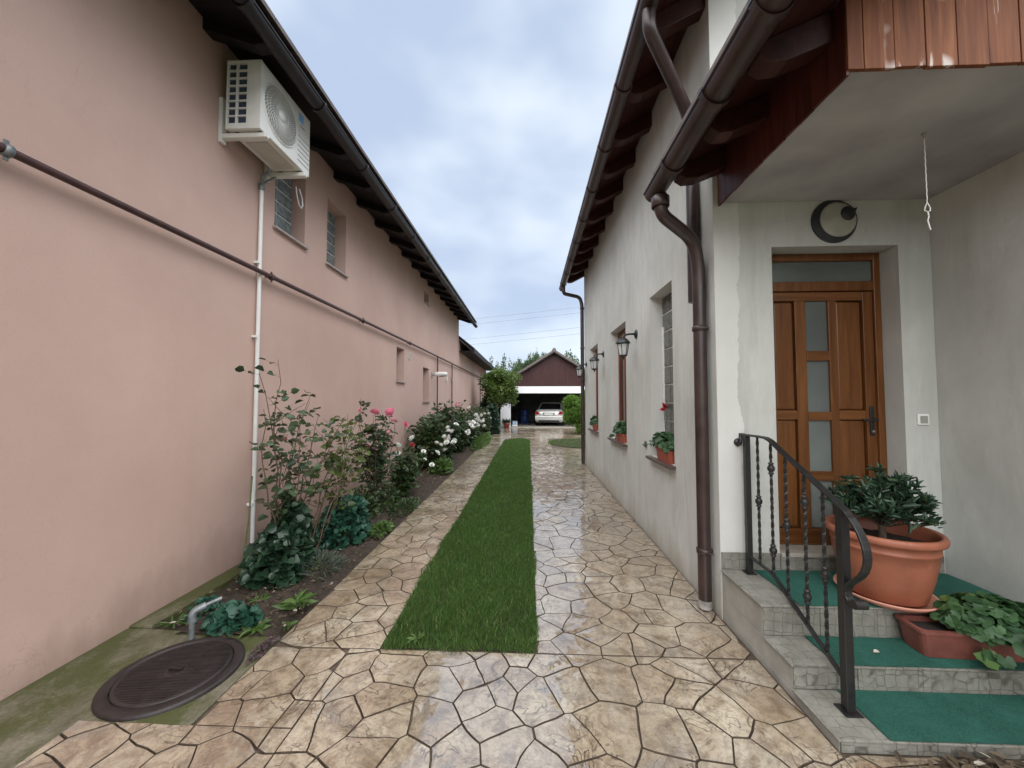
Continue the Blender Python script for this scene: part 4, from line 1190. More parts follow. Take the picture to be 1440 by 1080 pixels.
for (y_, knots) in ((2.76, (0.90,)), (2.615, (1.15, 0.62)), (2.475, (0.83,)), (2.315, (1.01, 0.477)), (2.175, (0.665,))):
    m = MB()
    z0, z1 = zbot(y_) + 0.004, ztop(y_)
    # twisted square bar
    n = 44; hw = 0.0075; vv = []
    for i in range(n + 1):
        z_ = z0 + (z1 - z0) * i / n; a = i * 0.55
        for q in range(4):
            vv.append((hw * 1.35 * math.cos(a + q * math.pi / 2), y_ - 2.05 + hw * 1.35 * math.sin(a + q * math.pi / 2), z_ - 0.05))
    m.add(vv, [(i * 4 + q, i * 4 + (q + 1) % 4, (i + 1) * 4 + (q + 1) % 4, (i + 1) * 4 + q) for i in range(n) for q in range(4)])
    bo = m.build('baluster', M['black'], rl)
    for kz in knots:
        q = MB(); q.lathe([(0.009, -0.040), (0.017, -0.034), (0.017, -0.030), (0.011, -0.024), (0.020, -0.012), (0.0225, 0.0), (0.020, 0.012), (0.011, 0.024), (0.017, 0.030), (0.017, 0.034), (0.009, 0.040)], (0, y_ - 2.05, kz - 0.05), 14)
        q.build('knot', M['black'], bo)

# ================================================================== SMALL FIXTURES OF THE PORCH
mo = thing('crescent_wall_lamp', (2.304, Y0, 2.945), 0, 'black crescent wall lamp with pale round disc above the door', 'wall lamp')
def circ(cx, cz, r, a0, a1, n): return [(cx + r * math.cos(a0 + (a1 - a0) * k / n), cz + r * math.sin(a0 + (a1 - a0) * k / n)) for k in range(n + 1)]
m = MB()
Ro, Ri, ox, oz = 0.165, 0.136, 0.036, 0.014
n = 60
outer = circ(0, 0, Ro, 0, 2 * math.pi, n)[:-1]; inner = circ(ox * 0.75, oz * 0.75, Ri, 0, 2 * math.pi, n)[:-1]
vv = [(p[0], -0.012, p[1]) for p in outer] + [(p[0], -0.018, p[1]) for p in inner] + [(p[0], -0.001, p[1]) for p in outer] + [(p[0], -0.001, p[1]) for p in inner]
ff = []
for i in range(n):
    j = (i + 1) % n
    ff += [(i, j, n + j, n + i), (i, 2 * n + i, 2 * n + j, j), (n + i, n + j, 3 * n + j, 3 * n + i)]
m.add(vv, ff); m.build('crescent', M['lampblack'], mo)
m = MB(); m.lathe([(0.001, -0.024), (0.09, -0.022), (0.125, -0.018), (0.136, -0.012), (0.1365, -0.001)], (ox * 0.75, 0, oz * 0.75), 40, 'y'); m.build('disc', simple('aged_disc', (0.33, 0.32, 0.27), 0.5, 0.2, 8), mo)
m = MB(); m.lathe([(0.001, -0.040), (0.03, -0.038), (0.050, -0.032), (0.054, -0.024), (0.052, -0.012)], (0.092, 0, 0.053), 24, 'y'); m.prism([(0.125, 0.085), (0.155, 0.094), (0.143, 0.066)], 'y', -0.032, -0.014); m.build('star_shade', M['lampblack'], mo)

bl = thing('doorbell_switch', (2.887, Y0, 1.456), 0, 'small square doorbell switch beside the front door', 'doorbell')
m = MB(); m.box(-0.040, 0.040, -0.012, -0.0005, -0.040, 0.040); m.build('frame', M['white'], bl, 0.008)
m = MB(); m.box(-0.026, 0.026, -0.016, -0.0122, -0.027, 0.027); m.build('button', M['button'], bl, 0.004)

ch = thing('hanging_cord', (2.233, 2.207, 3.103), 0, 'thin white cord with hook hanging from the porch ceiling', 'cord')
m = MB(); m.lathe([(0.012, 0), (0.012, -0.01), (0.004, -0.03), (0.001, -0.032)], (0, 0, 0), 10); m.build('ceiling_hook', M['button'], ch)
m = MB()
pts = [(0.0012 * math.sin(k * 1.9), 0.0012 * math.cos(k * 1.9), -0.02 - 0.38 * k / 30) for k in range(31)]
m.tube(pts, 0.0026, 6); m.build('string', M['white'], ch)
m = MB()
m.tube([(0, 0, -0.40), (0.013, 0, -0.425), (0.016, 0, -0.445), (0.0, 0, -0.452), (-0.016, 0, -0.445), (-0.011, 0, -0.42), (0, 0, -0.40)], 0.003, 6)
m.tube([(0, 0, -0.45), (0.006, 0, -0.48), (-0.002, 0, -0.50), (0.006, 0, -0.535), (0.012, 0, -0.555)], 0.0036, 6); m.build('hook', M['white'], ch)

# ================================================================== WALL LANTERNS
def lantern():
    t = thing('wall_lantern', (0, 0, 0))
    m = MB(); m.lathe([(0.058, 0.0), (0.058, -0.012), (0.040, -0.022), (0.02, -0.028)], (0, 0, 0), 20, 'x'); m.build('wall_plate', M['lampblack'], t)
    m = MB(); m.tube([(-0.02, 0, 0), (-0.06, 0, 0.002), (-0.11, 0, -0.002), (-0.155, 0, -0.012), (-0.175, 0, -0.03), (-0.175, 0, -0.05)], [0.016, 0.013, 0.013, 0.013, 0.014, 0.018], 10); m.build('arm', M['lampblack'], t)
    cx = -0.175
    m = MB(); m.lathe([(0.012, -0.045), (0.045, -0.058), (0.075, -0.082), (0.098, -0.112), (0.102, -0.120), (0.085, -0.122), (0.001, -0.122)], (cx, 0, 0), 8, 'z', False); m.build('lantern_cap', M['lampblack'], t)
    for k in range(6):
        a0, a1 = math.pi / 3 * k, math.pi / 3 * (k + 1)
        ra, rb, za, zb_ = 0.074, 0.046, -0.123, -0.275
        p = [(cx + ra * math.cos(a0), ra * math.sin(a0), za), (cx + ra * math.cos(a1), ra * math.sin(a1), za), (cx + rb * math.cos(a1), rb * math.sin(a1), zb_), (cx + rb * math.cos(a0), rb * math.sin(a0), zb_)]
        MB().quad(*p).build('pane', M['frost'], t)
    m = MB()
    for k in range(6):
        a0 = math.pi / 3 * k
        m.tube([(cx + 0.077 * math.cos(a0), 0.077 * math.sin(a0), -0.122), (cx + 0.049 * math.cos(a0), 0.049 * math.sin(a0), -0.278)], 0.0045, 6)
    m.lathe([(0.080, -0.121), (0.083, -0.127), (0.076, -0.133)], (cx, 0, 0), 6, 'z', False)
    m.build('cage', M['lampblack'], t)
    m = MB(); m.lathe([(0.052, -0.274), (0.05, -0.286), (0.03, -0.298), (0.014, -0.306), (0.017, -0.318), (0.008, -0.332), (0.001, -0.338)], (cx, 0, 0), 12); m.build('finial', M['lampblack'], t)
    return t
l0 = lantern()
for i, (yy, lb) in enumerate(((5.07, 'black wall lantern nearest the porch, between the first two windows'), (7.27, 'black wall lantern between the second and third windows'), (9.36, 'black wall lantern beside the far corner downpipe'))):
    t = l0 if i == 0 else copy_tree(l0)
    t.location = (XR, yy, 2.46)
    tag(t, lb, 'lantern', 'lanterns along the grey wall')

# ================================================================== PLANT HELPERS
def curve_pts(p0, p1, bow, n, r_):
    p0, p1 = Vector(p0), Vector(p1)
    d_ = p1 - p0
    side = Vector((r_.uniform(-1, 1), r_.uniform(-1, 1), r_.uniform(-0.3, 0.6))) * bow * d_.length
    return [p0.lerp(p1, k / n) + side * math.sin(math.pi * k / n) + Vector((r_.gauss(0, 1), r_.gauss(0, 1), r_.gauss(0, 1))) * 0.008 * d_.length * (0 < k < n) for k in range(n + 1)]

class Plant:
    """stems with side twigs, leaves set along them; everything in coordinates local to the plant's base"""
    def __init__(s, name, base, label, cat, seed, group=None):
        s.t = thing(name, base, 0, label, cat, group); s.r = random.Random(seed); s.base = Vector(base)
        s.stem = MB(); s.C = []; s.A = []; s.N = []; s.L = []; s.W = []
    def leaf(s, p, axis, L, W):
        r_ = s.r
        a = Vector(axis).normalized()
        n = Vector((r_.gauss(0.25, 0.75), r_.gauss(-0.2, 0.75), 0.9))
        s.C.append(tuple(p)); s.A.append(tuple(a)); s.N.append(tuple(n)); s.L.append(L); s.W.append(W)
    def compound(s, p, axis, L, W, n=5):
        """rose leaf: leaflets along a short stalk"""
        r_ = s.r; a = Vector(axis).normalized()
        side = a.cross(Vector((0, 0, 1)))
        if side.length < 0.1: side = Vector((1, 0, 0))
        side.normalize()
        st_ = L * 1.7
        s.stem.tube([p, Vector(p) + a * st_], [0.0015, 0.001], 3, False)
        for k in range((n - 1) // 2):
            q = Vector(p) + a * st_ * (0.4 + 0.42 * k)
            for sg in (-1, 1):
                s.leaf(q, a * 0.5 + side * sg + Vector((0, 0, r_.uniform(-0.25, 0.2))), L * r_.uniform(0.7, 1.0), W * r_.uniform(0.75, 1.0))
        s.leaf(Vector(p) + a * st_, a, L * r_.uniform(0.9, 1.15), W * r_.uniform(0.9, 1.1))
    def cane(s, p0, p1, r0, r1, bow=0.06, n=9, seg=6):
        pts = curve_pts(p0, p1, bow, n, s.r)
        s.stem.tube(pts, [r0 + (r1 - r0) * k / n for k in range(n + 1)], seg)
        return pts
    def finish(s, leafmat, stemmat, leafname='foliage', **kw):
        if s.stem.v: s.stem.build('stems', stemmat, s.t)
        if s.C:
            kw.setdefault('broad', 0.55)
            o = leaves(leafname, s.C, s.A, s.N, s.L, s.W, leafmat, s.t, **kw)
            o['kind'] = 'stuff'
        return s.t

bloom_mesh = {}
def bloom(parent, p, size, matname, seed=0):
    """a full rose bloom: three rings of cupped petals"""
    key = (matname, seed % 3)
    if key not in bloom_mesh:
        r_ = random.Random(seed % 3 + 5); V = []; F = []
        for ring, (n, ri, ro, zi, zo) in enumerate(((6, 0.10, 1.0, -0.25, 0.10), (5, 0.08, 0.75, -0.2, 0.42), (5, 0.05, 0.48, -0.1, 0.62), (3, 0.02, 0.25, 0.0, 0.66))):
            for k in range(n):
                a = 2 * math.pi * (k + ring * 0.37) / n + r_.uniform(-0.15, 0.15); h = math.pi / n * 1.25
                b = len(V); ro2 = ro * r_.uniform(0.85, 1.1)
                for (rr_, zz, aa) in ((ri, zi, a), (ro2 * 0.62, zi * 0.3 + zo * 0.5, a - h), (ro2 * 0.62, zi * 0.3 + zo * 0.5, a + h), (ro2, zo, a - h * 0.55), (ro2 * 1.02, zo * 0.96, a), (ro2, zo, a + h * 0.55)):
                    V.append((rr_ * math.cos(aa), rr_ * math.sin(aa), zz))
                F += [(b, b + 1, b + 3, b + 4), (b, b + 4, b + 5, b + 2)]
        me = bpy.data.meshes.new('bloom'); me.from_pydata(V, [], F); me.materials.append(M[matname]); bloom_mesh[key] = me
    o = link('bloom', bloom_mesh[key], parent, p)
    r_ = random.Random(seed)
    o.scale = (size, size, size)
    o.rotation_euler = (r_.uniform(-0.9, 0.9), r_.uniform(-0.2, 1.0), r_.uniform(0, 6))
    return o

def rose(name, label, base, tips, seed, leafL=0.05, leafW=0.036, step=0.055, leafmat='roseleaf', lo=0.25, twigs=3, cane_r=0.008, blooms=(), group='rose bushes in the flower bed', n5=5):
    p = Plant(name, base, label, 'rose bush', seed, group)
    r_ = p.r
    for tip in tips:
        tip = Vector(tip) - p.base
        b0 = Vector((r_.uniform(-0.05, 0.05), r_.uniform(-0.06, 0.06), -0.01))
        pts = p.cane(b0, tip, cane_r * r_.uniform(0.8, 1.2), 0.0025, 0.07)
        paths = [(pts, lo)]
        for k in range(twigs):
            i = r_.randint(3, 7); q = pts[i]
            L_ = tip.length * r_.uniform(0.12, 0.26)
            dr_ = Vector((r_.uniform(-1, 1), r_.uniform(-0.7, 1), r_.uniform(0.3, 1.3))).normalized()
            paths.append((p.cane(q, q + dr_ * L_, cane_r * 0.45, 0.0018, 0.08, 6, 4), 0.15))
        for path, l0_ in paths:
            tot = sum((path[i + 1] - path[i]).length for i in range(len(path) - 1))
            n = max(2, int(tot * (1 - l0_) / step))
            for k in range(n):
                t = l0_ + (1 - l0_) * (k + r_.random() * 0.8) / n
                x = t * (len(path) - 1); i = min(int(x), len(path) - 2)
                q = path[i].lerp(path[i + 1], x - i)
                ax = Vector((r_.uniform(-1, 1), r_.uniform(-1, 1), r_.uniform(-0.45, 0.55)))
                sc_ = r_.uniform(0.7, 1.25)
                p.compound(q, ax, leafL * sc_, leafW * sc_, n5)
    for i, (bp_, sz, mt) in enumerate(blooms):
        lp_ = Vector(bp_) - p.base
        bloom(p.t, tuple(lp_), sz, mt, seed * 7 + i)
        # the cane that carries the bloom
        p.cane(Vector((r_.uniform(-0.04, 0.04), r_.uniform(-0.04, 0.04), 0.05)), lp_ - Vector((0, 0, sz * 0.3)), 0.005, 0.0022, 0.06, 8, 5)
    return p.finish(M[leafmat], M['cane'])

def mound(name, label, cat, base, rx, ry, h, seed, n, L, W, leafmat, group=None, up=0.35, broad=0.5, stems=14, fold=0.22):
    """a low bush: leaves held out over a domed volume on short stems"""
    p = Plant(name, base, label, cat, seed, group); r_ = p.r
    tops = []
    for k in range(stems):
        a = r_.uniform(0, 2 * math.pi); q = math.sqrt(r_.random())
        tip = Vector((rx * q * math.cos(a), ry * q * math.sin(a), h * (1 - 0.55 * q * q) * r_.uniform(0.75, 1.0)))
        tops.append(tip); p.cane((r_.uniform(-.03, .03), r_.uniform(-.03, .03), 0), tip, 0.005, 0.002, 0.08, 6, 4)
    for k in range(n):
        a = r_.uniform(0, 2 * math.pi); cz = r_.random()
        rr_ = (0.72 + 0.3 * r_.random()) * (1 + 0.22 * mnoise.noise((math.cos(a) * 1.7 + seed, math.sin(a) * 1.7, cz * 2.5)))
        q = math.sqrt(max(0, 1 - cz * cz))
        pos_ = Vector((rx * q * math.cos(a) * rr_, ry * q * math.sin(a) * rr_, max(0.012, h * cz * rr_)))
        ax = Vector((math.cos(a) * q + r_.gauss(0, 0.35), math.sin(a) * q + r_.gauss(0, 0.35), cz * up + r_.gauss(0, 0.25)))
        sc_ = r_.uniform(0.65, 1.25)
        p.leaf(pos_ - ax.normalized() * L * sc_ * 0.5, ax, L * sc_, W * sc_)
    return p.finish(M[leafmat], M['greenstem'], broad=broad, fold=fold)

def rosette(name, label, base, n, L, W, seed, mat='weed', group='weeds in the flower bed'):
    p = Plant(name, base, label, 'weed', seed, group); r_ = p.r
    for k in range(n):
        a = 2 * math.pi * k / n * 2.4 + r_.uniform(-0.3, 0.3); el = r_.uniform(0.15, 0.9)
        p.leaf((0.006 * math.cos(a), 0.006 * math.sin(a), 0.005), (math.cos(a), math.sin(a), el), L * r_.uniform(0.7, 1.15), W * r_.uniform(0.8, 1.15))
    p.stem.tube([(0, 0, -0.02), (0, 0, 0.012)], [0.01, 0.006], 6)
    return p.finish(M[mat], M['greenstem'], droop=0.3)

# ================================================================== FLOWER BED
# 1: tall leggy rose, nearly bare canes with big rounded leaves
rose('rose_bush', 'tall leggy rose with bare canes beside the white conduit', (-2.30, 3.62, 0.0),
     [(-2.36, 3.52, 1.98), (-2.38, 3.30, 1.84), (-2.33, 3.30, 1.52), (-2.28, 3.95, 1.66), (-2.22, 4.0, 1.45), (-2.30, 3.78, 1.5), (-2.2, 4.55, 1.40)],
     21, 0.074, 0.060, 0.115, 'roseleaf', 0.3, 3, 0.010, n5=3)
rose('rose_bush', 'rose with yellowish green young leaves leaning right of the tall leggy rose', (-2.24, 3.95, 0.0),
     [(-2.22, 4.65, 1.42), (-2.2, 4.95, 1.40), (-2.15, 4.4, 1.36), (-2.28, 4.8, 1.2), (-2.12, 4.45, 1.1), (-2.25, 4.75, 1.02), (-2.18, 4.9, 1.25)],
     22, 0.072, 0.062, 0.095, 'roseleaf_light', 0.6, 3, 0.008, n5=3)
# 2: pink rose
rose('rose_bush', 'slender dark rose carrying bright pink blooms', (-2.25, 5.55, 0.0),
     [(-2.3, 5.2, 1.62), (-2.25, 5.5, 1.38), (-2.15, 5.75, 1.36), (-2.2, 5.95, 1.25), (-2.3, 5.6, 1.2), (-2.2, 5.45, 1.1), (-2.15, 5.6, 0.95), (-2.3, 5.5, 0.85)],
     23, 0.058, 0.044, 0.036, 'roseleaf', 0.25, 3, 0.008,
     [((-2.1, 5.2, 1.42), 0.075, 'petalpink'), ((-2.08, 5.72, 1.42), 0.07, 'petalpink'), ((-2.05, 5.80, 1.29), 0.068, 'petalblush'), ((-2.1, 6.0, 1.27), 0.06, 'petalblush'), ((-2.1, 6.5, 1.18), 0.075, 'petalpink'), ((-2.05, 5.6, 1.12), 0.055, 'petalblush'), ((-2.25, 5.05, 1.46), 0.028, 'petalpink')])
# 3: low white rose
rose('rose_bush', 'low bushy rose with large white blooms in front of the pink rose', (-2.05, 6.35, 0.0),
     [(-2.2 + 0.08 * (k % 5), 6.1 + 0.11 * k * 0.62, 0.46 + 0.08 * ((k * 7) % 5)) for k in range(11)],
     24, 0.058, 0.042, 0.024, 'bushleaf', 0.15, 5, 0.006,
     [((-2.1, 6.12, 0.86), 0.075, 'petalwhite'), ((-2.08, 6.06, 0.73), 0.07, 'petalwhite'), ((-2.1, 6.9, 0.90), 0.075, 'petalwhite'), ((-2.0, 7.3, 0.62), 0.05, 'petalwhite'), ((-1.95, 7.2, 0.48), 0.05, 'petalwhite'), ((-1.9, 7.55, 0.32), 0.06, 'petalwhite'), ((-2.12, 6.95, 0.78), 0.05, 'petalred')])
# 4..9: the long mass of roses further back
specs = [
    (9.0, -2.3, 1.55, 0.34, 31, 'tall white rose bush below the right slit window', [(8.0, .5), (8.15, .68), (9.4, 1.0), (9.5, .6), (8.8, .45), (8.3, .62), (8.5, .78), (8.75, .70), (8.9, .95), (9.1, .85), (8.45, .66), (9.25, .72), (8.6, .9), (9.0, .6)], 'petalwhite', 'bushleaf'),
    (10.2, -2.25, 1.62, 0.45, 32, 'dense rose bush with pale pink blooms at the nearer drop pipe', [(9.9, 1.45), (10.3, 1.5)], 'petalblush', 'roseleaf'),
    (11.8, -2.2, 1.50, 0.5, 33, 'dark green rose bush between the two drop pipes', [(10.8, .7), (11.0, .95), (11.2, .6), (11.4, .85), (11.6, .75), (11.9, 1.35), (12.1, .9)], 'petalwhite', 'bushleaf'),
    (13.4, -2.15, 1.45, 0.5, 34, 'rose bush with a cluster of white blooms past the far drop pipe', [(12.4, .7), (12.5, 1.1), (14.1, .8), (12.6, .95), (12.8, .8), (13.0, 1.0), (13.3, .9), (13.2, .7), (13.6, .85), (13.9, 1.05)], 'petalwhite', 'roseleaf'),
    (15.0, -2.15, 1.45, 0.5, 35, 'white flowering rose bush in front of the lower wing', [(14.2, 1.0), (14.6, .85), (15.0, 1.05), (15.2, .75), (14.8, .6)], 'petalwhite', 'bushleaf'),
    (16.8, -2.05, 1.55, 0.55, 36, 'last rose bush of the row, next to the citrus tree', [(16.4, 1.0), (17.0, .8)], 'petalwhite', 'roseleaf')]
for (yy, xx, hh, sp, sd, lb, bls, bm, lm) in specs:
    r_ = random.Random(sd)
    tips = []
    for k in range(34):
        a = r_.uniform(0, 2 * math.pi); q = math.sqrt(r_.random())
        tips.append((min(-1.75, max(XL + 0.12, xx + sp * q * math.cos(a))), yy + sp * 1.6 * q * math.sin(a), hh * r_.uniform(0.45, 1.03) * (1 - 0.3 * q)))
    blooms_ = [(min(-1.72, xx + r_.uniform(0.22, 0.5)), None, 0)] and [((min(-1.70, xx + r_.uniform(0.34, 0.56)), y_, z_), r_.uniform(0.065, 0.09), bm) for (y_, z_) in bls]
    rose('rose_bush', lb, (xx, yy, 0.0), tips, sd, 0.085, 0.066, 0.045, lm, 0.08, 4, 0.008, blooms_, n5=3)

mound('ivy_bush', 'dark glossy broad-leaved bush at the foot of the tall leggy rose', 'bush', (-2.27, 3.50, 0.0), 0.27, 0.33, 0.44, 41, 620, 0.085, 0.08, 'darkleaf', up=0.2, broad=0.55)
mound('ivy_bush', 'upright dark leafy clump climbing the base of the tall leggy rose canes', 'bush', (-2.28, 3.68, 0.18), 0.17, 0.18, 0.48, 48, 240, 0.09, 0.08, 'darkleaf', up=0.3, broad=0.55)
mound('teal_bush', 'rounded blue-green bush right of the tall leggy rose', 'bush', (-2.14, 4.42, 0.0), 0.28, 0.42, 0.44, 42, 900, 0.07, 0.06, 'tealleaf', up=0.5, broad=0.55)
mound('thin_bush', 'sparse brownish green plant behind the blue-green bush', 'bush', (-2.28, 5.15, 0.0), 0.26, 0.42, 0.42, 43, 420, 0.05, 0.032, 'bushleaf', up=0.7)
mound('thin_bush', 'leafy green plant at the foot of the pink rose', 'bush', (-2.12, 5.75, 0.0), 0.22, 0.35, 0.30, 44, 300, 0.055, 0.035, 'bushleaf', up=0.6)
mound('silver_plant', 'low silvery carnation clump with white petals near the paving', 'plant', (-1.98, 3.62, 0.0), 0.22, 0.28, 0.15, 45, 420, 0.085, 0.007, 'silverleaf', up=1.2, stems=10)
mound('ground_cover', 'bright green low plant on the bed edge beside the blue-green bush', 'plant', (-1.80, 4.70, 0.0), 0.14, 0.28, 0.09, 46, 260, 0.05, 0.032, 'weed', up=0.9, stems=8)
mound('ground_cover', 'spreading green patch on the bed edge below the white rose', 'plant', (-1.84, 5.7, 0.0), 0.2, 0.5, 0.10, 47, 420, 0.05, 0.026, 'bushleaf', up=0.9, stems=8)
mound('ground_cover', 'green low plant spilling onto the paving under the tall white rose', 'plant', (-1.95, 8.6, 0.0), 0.26, 0.5, 0.3, 49, 420, 0.09, 0.06, 'weed', up=0.5, stems=8)
mound('ground_cover', 'pale green grass-like fringe at the far end of the bed', 'plant', (-1.72, 14.5, 0.0), 0.28, 2.6, 0.26, 50, 1300, 0.12, 0.03, 'weed', up=1.2, stems=12)
mound('geranium_plant', 'scalloped blue-green geranium by the grey standpipe', 'plant', (-2.10, 2.72, 0.0), 0.20, 0.13, 0.13, 51, 190, 0.058, 0.064, 'tealleaf', up=0.4, broad=0.62, stems=10)
mound('geranium_plant', 'small scalloped plant behind the standpipe against the strip', 'plant', (-2.44, 2.86, 0.0), 0.09, 0.12, 0.10, 52, 70, 0.045, 0.048, 'tealleaf', up=0.5, broad=0.62, stems=6)
mound('purple_creeper', 'small purplish creeper growing out of the paving edge', 'plant', (-1.70, 2.46, 0.0), 0.045, 0.13, 0.035, 53, 150, 0.026, 0.014, 'brownleaf', up=0.5, stems=5)
rosette('weed', 'larger bright green rosette weed near the paving edge', (-1.80, 2.98, 0.0), 16, 0.15, 0.045, 54)
rosette('weed', 'small rosette weed at the edge of the mossy apron', (-1.90, 2.66, 0.0), 13, 0.11, 0.028, 55)
rosette('weed', 'tiny weed by the paving, right of the small rosette', (-1.70, 2.72, 0.0), 9, 0.06, 0.02, 56)
rosette('weed', 'thin grassy weed left of the standpipe', (-2.52, 2.70, 0.0), 12, 0.10, 0.012, 57)
rosette('weed', 'pale green seedling in the soil behind the large rosette', (-2.15, 3.05, 0.0), 10, 0.09, 0.02, 58)
rosette('weed', 'light green seedling growing out of the front of the lawn strip', (-0.74, 2.56, 0.03), 12, 0.06, 0.018, 59)

# a green cane leaning on the wall, soil litter
st_ = thing('plant_stake', (-2.62, 3.46, 0.0), 0, 'thin green stake leaning beside the white conduit', 'stake')
m = MB(); m.tube([(0, 0, -0.05), (0.02, 0.06, 0.5), (-0.01, 0.13, 0.86)], 0.007, 6); m.build('rod', M['greenstem'], st_)
m = MB(); m.ball((-0.01, 0.13, 0.866), 0.009, 8, 5); m.build('rod_tip', M['greenstem'], st_)
rs = np.random.RandomState(8)
n = 1500
C = np.stack([rs.uniform(-2.6, -1.68, n), 2.66 + rs.rand(n) ** 1.6 * 8, np.full(n, 0.022) + rs.rand(n) * 0.01], 1)
C[:, 2] += 0.0
A = np.stack([rs.normal(0, 1, n), rs.normal(0, 1, n), rs.normal(0.1, 0.25, n)], 1); N = np.stack([rs.normal(0, .4, n), rs.normal(0, .4, n), np.ones(n)], 1)
tag(leaves('leaf_litter', C, A, N, rs.uniform(0.01, 0.045, n), rs.uniform(0.006, 0.024, n), M['litter']), 'dry leaf scraps and fallen petals on the soil', 'litter', kind='stuff')

# ================================================================== MANHOLE, STANDPIPE
mh = thing('manhole_cover', (-2.065, 2.235, 0.0), 0, 'round dark brown cast manhole cover set in the mossy apron', 'manhole cover')
m = MB(); m.lathe([(0.335, -0.004), (0.333, 0.012), (0.325, 0.016), (0.278, 0.017), (0.275, 0.006), (0.275, -0.004)], (0, 0, 0), 64); m.build('rim_ring', M['rust'], mh)
m = MB(); m.lathe([(0.2715, 0.0), (0.2715, 0.016), (0.266, 0.019), (0.001, 0.019)], (0, 0, 0), 64); m.build('lid', M['rust'], mh)
m = MB()
for k in range(-22, 23):
    q = k * 0.0112
    L_ = math.sqrt(max(0, 0.250 ** 2 - q * q))
    if L_ > 0.03: m.box(-L_, L_, q - 0.0024, q + 0.0024, 0.0185, 0.0215)
    if L_ > 0.03: m.box(q - 0.0012, q + 0.0012, -L_, L_, 0.0185, 0.0209)
m.build('tread_ribs', M['rust'], mh)
m = MB(); m.lathe([(0.036, 0.019), (0.05, 0.0225), (0.056, 0.019)], (0, 0, 0), 20); m.box(-0.04, 0.04, -0.007, 0.007, 0.0225, 0.032); m.build('lifting_handle', M['rust'], mh)
sp = thing('standpipe', (-2.245, 2.535, 0.0), 0, 'short grey metal standpipe with elbow behind the manhole cover', 'pipe')
m = MB(); m.tube([(0, 0, -0.02), (0.005, 0.0, 0.14)], 0.018, 12); m.build('riser', M['galv'], sp)
m = MB(); m.tube(arc([(0.005, 0.0, 0.12), (0.006, 0.0, 0.19), (0.055, 0.05, 0.205)]), 0.024, 12); m.lathe([(0.027, -0.01), (0.027, 0.01)], (0.005, 0, 0.135), 14); m.build('elbow', M['galv'], sp)
m = MB(); m.tube([(0.05, 0.045, 0.205), (0.115, 0.11, 0.225)], 0.013, 10); m.tube([(0.075, 0.07, 0.213), (0.08, 0.075, 0.215)], 0.018, 10); m.build('spout', M['galv'], sp)
# little leaf rake-like clump of dark mat at the bottom step
dm = thing('leaf_heap', (1.97, 1.80, 0.0), 0, 'dark heap of wet leaves and debris against the lowest step', 'debris')
rs = np.random.RandomState(12); n = 260
C = np.stack([rs.normal(0, 0.11, n), rs.normal(-0.02, 0.03, n), rs.rand(n) * 0.03 + 0.004], 1); A = rs.normal(0, 1, (n, 3)) * (1, 1, .3); N = rs.normal(0, .4, (n, 3)) + (0, 0, 1)
o = leaves('leaves', C, A, N, rs.uniform(.03, .07, n), rs.uniform(.012, .03, n), M['litter'], dm); o['kind'] = 'stuff'
m = MB(); m.lathe([(0.20, 0.0), (0.15, 0.012), (0.06, 0.02), (0.001, 0.022)], (0, -0.02, 0.002), 16)
m.v = [(v_[0], -0.02 + (v_[1] + 0.02) * 0.25, v_[2]) for v_ in m.v]; m.build('wet_soil', M['potsoil'], dm)

# ================================================================== POTS ON THE PORCH
bp_ = thing('potted_shrub', (2.256, 2.595, 0.383), 0, 'leafy dark green shrub in a big round terracotta pot on the landing', 'potted plant')
m = MB(); m.lathe([(0.001, 0.0), (0.185, 0.0), (0.195, 0.008), (0.225, 0.12), (0.250, 0.24), (0.258, 0.30), (0.2615, 0.303), (0.2615, 0.315), (0.258, 0.318), (0.265, 0.352), (0.285, 0.360), (0.2905, 0.372), (0.2905, 0.392), (0.284, 0.402), (0.268, 0.404), (0.257, 0.396), (0.250, 0.36), (0.235, 0.29)], (0, 0, 0), 64); m.build('pot', M['terra'], bp_)
m = MB(); m.lathe([(0.241, 0.318), (0.20, 0.325), (0.12, 0.332), (0.001, 0.335)], (0, 0, 0), 40)
m.v = [(v_[0], v_[1], v_[2] + 0.012 * mnoise.noise((v_[0] * 22, v_[1] * 22, 1))) for v_ in m.v]; m.build('soil', M['potsoil'], bp_)
pl = Plant('x', (0, 0, 0), None, None, 61); bpy.data.objects.remove(pl.t); pl.t = bp_
r_ = pl.r
trunk = pl.cane((-0.01, -0.02, 0.32), (0.0, 0.0, 0.44), 0.022, 0.016, 0.03, 5, 10)
for k in range(54):
    a = r_.uniform(0, 2 * math.pi); q = r_.uniform(0.2, 1.0)
    tip = Vector((0.31 * q * math.cos(a), 0.26 * q * math.sin(a), 0.50 + 0.20 * (1 - q * q) * r_.uniform(0.4, 1.2) + r_.uniform(-0.04, 0.05)))
    pts = pl.cane((0, 0, 0.40 + 0.04 * r_.random()), tip, 0.0075, 0.003, 0.10, 7, 5)
    for i in range(3, 8):
        for j in range(5 if i < 7 else 11):
            ax = Vector((r_.gauss(0, 1), r_.gauss(0, 1), r_.gauss(0.35, 0.6))) + (tip.normalized() * 0.7)
            L_ = r_.uniform(0.05, 0.095) * (0.8 if i == 7 else 1)
            pl.leaf(pts[i] + Vector((r_.gauss(0, .006), r_.gauss(0, .006), r_.gauss(0, .006))), ax, L_, L_ * 0.27)
pl.finish(M['oleander'], M['bark'], fold=0.3, broad=0.5)
sc_ = thing('pot_saucer', (2.256, 2.595, 0.3615), 0, 'pale terracotta saucer under the big round pot', 'saucer')
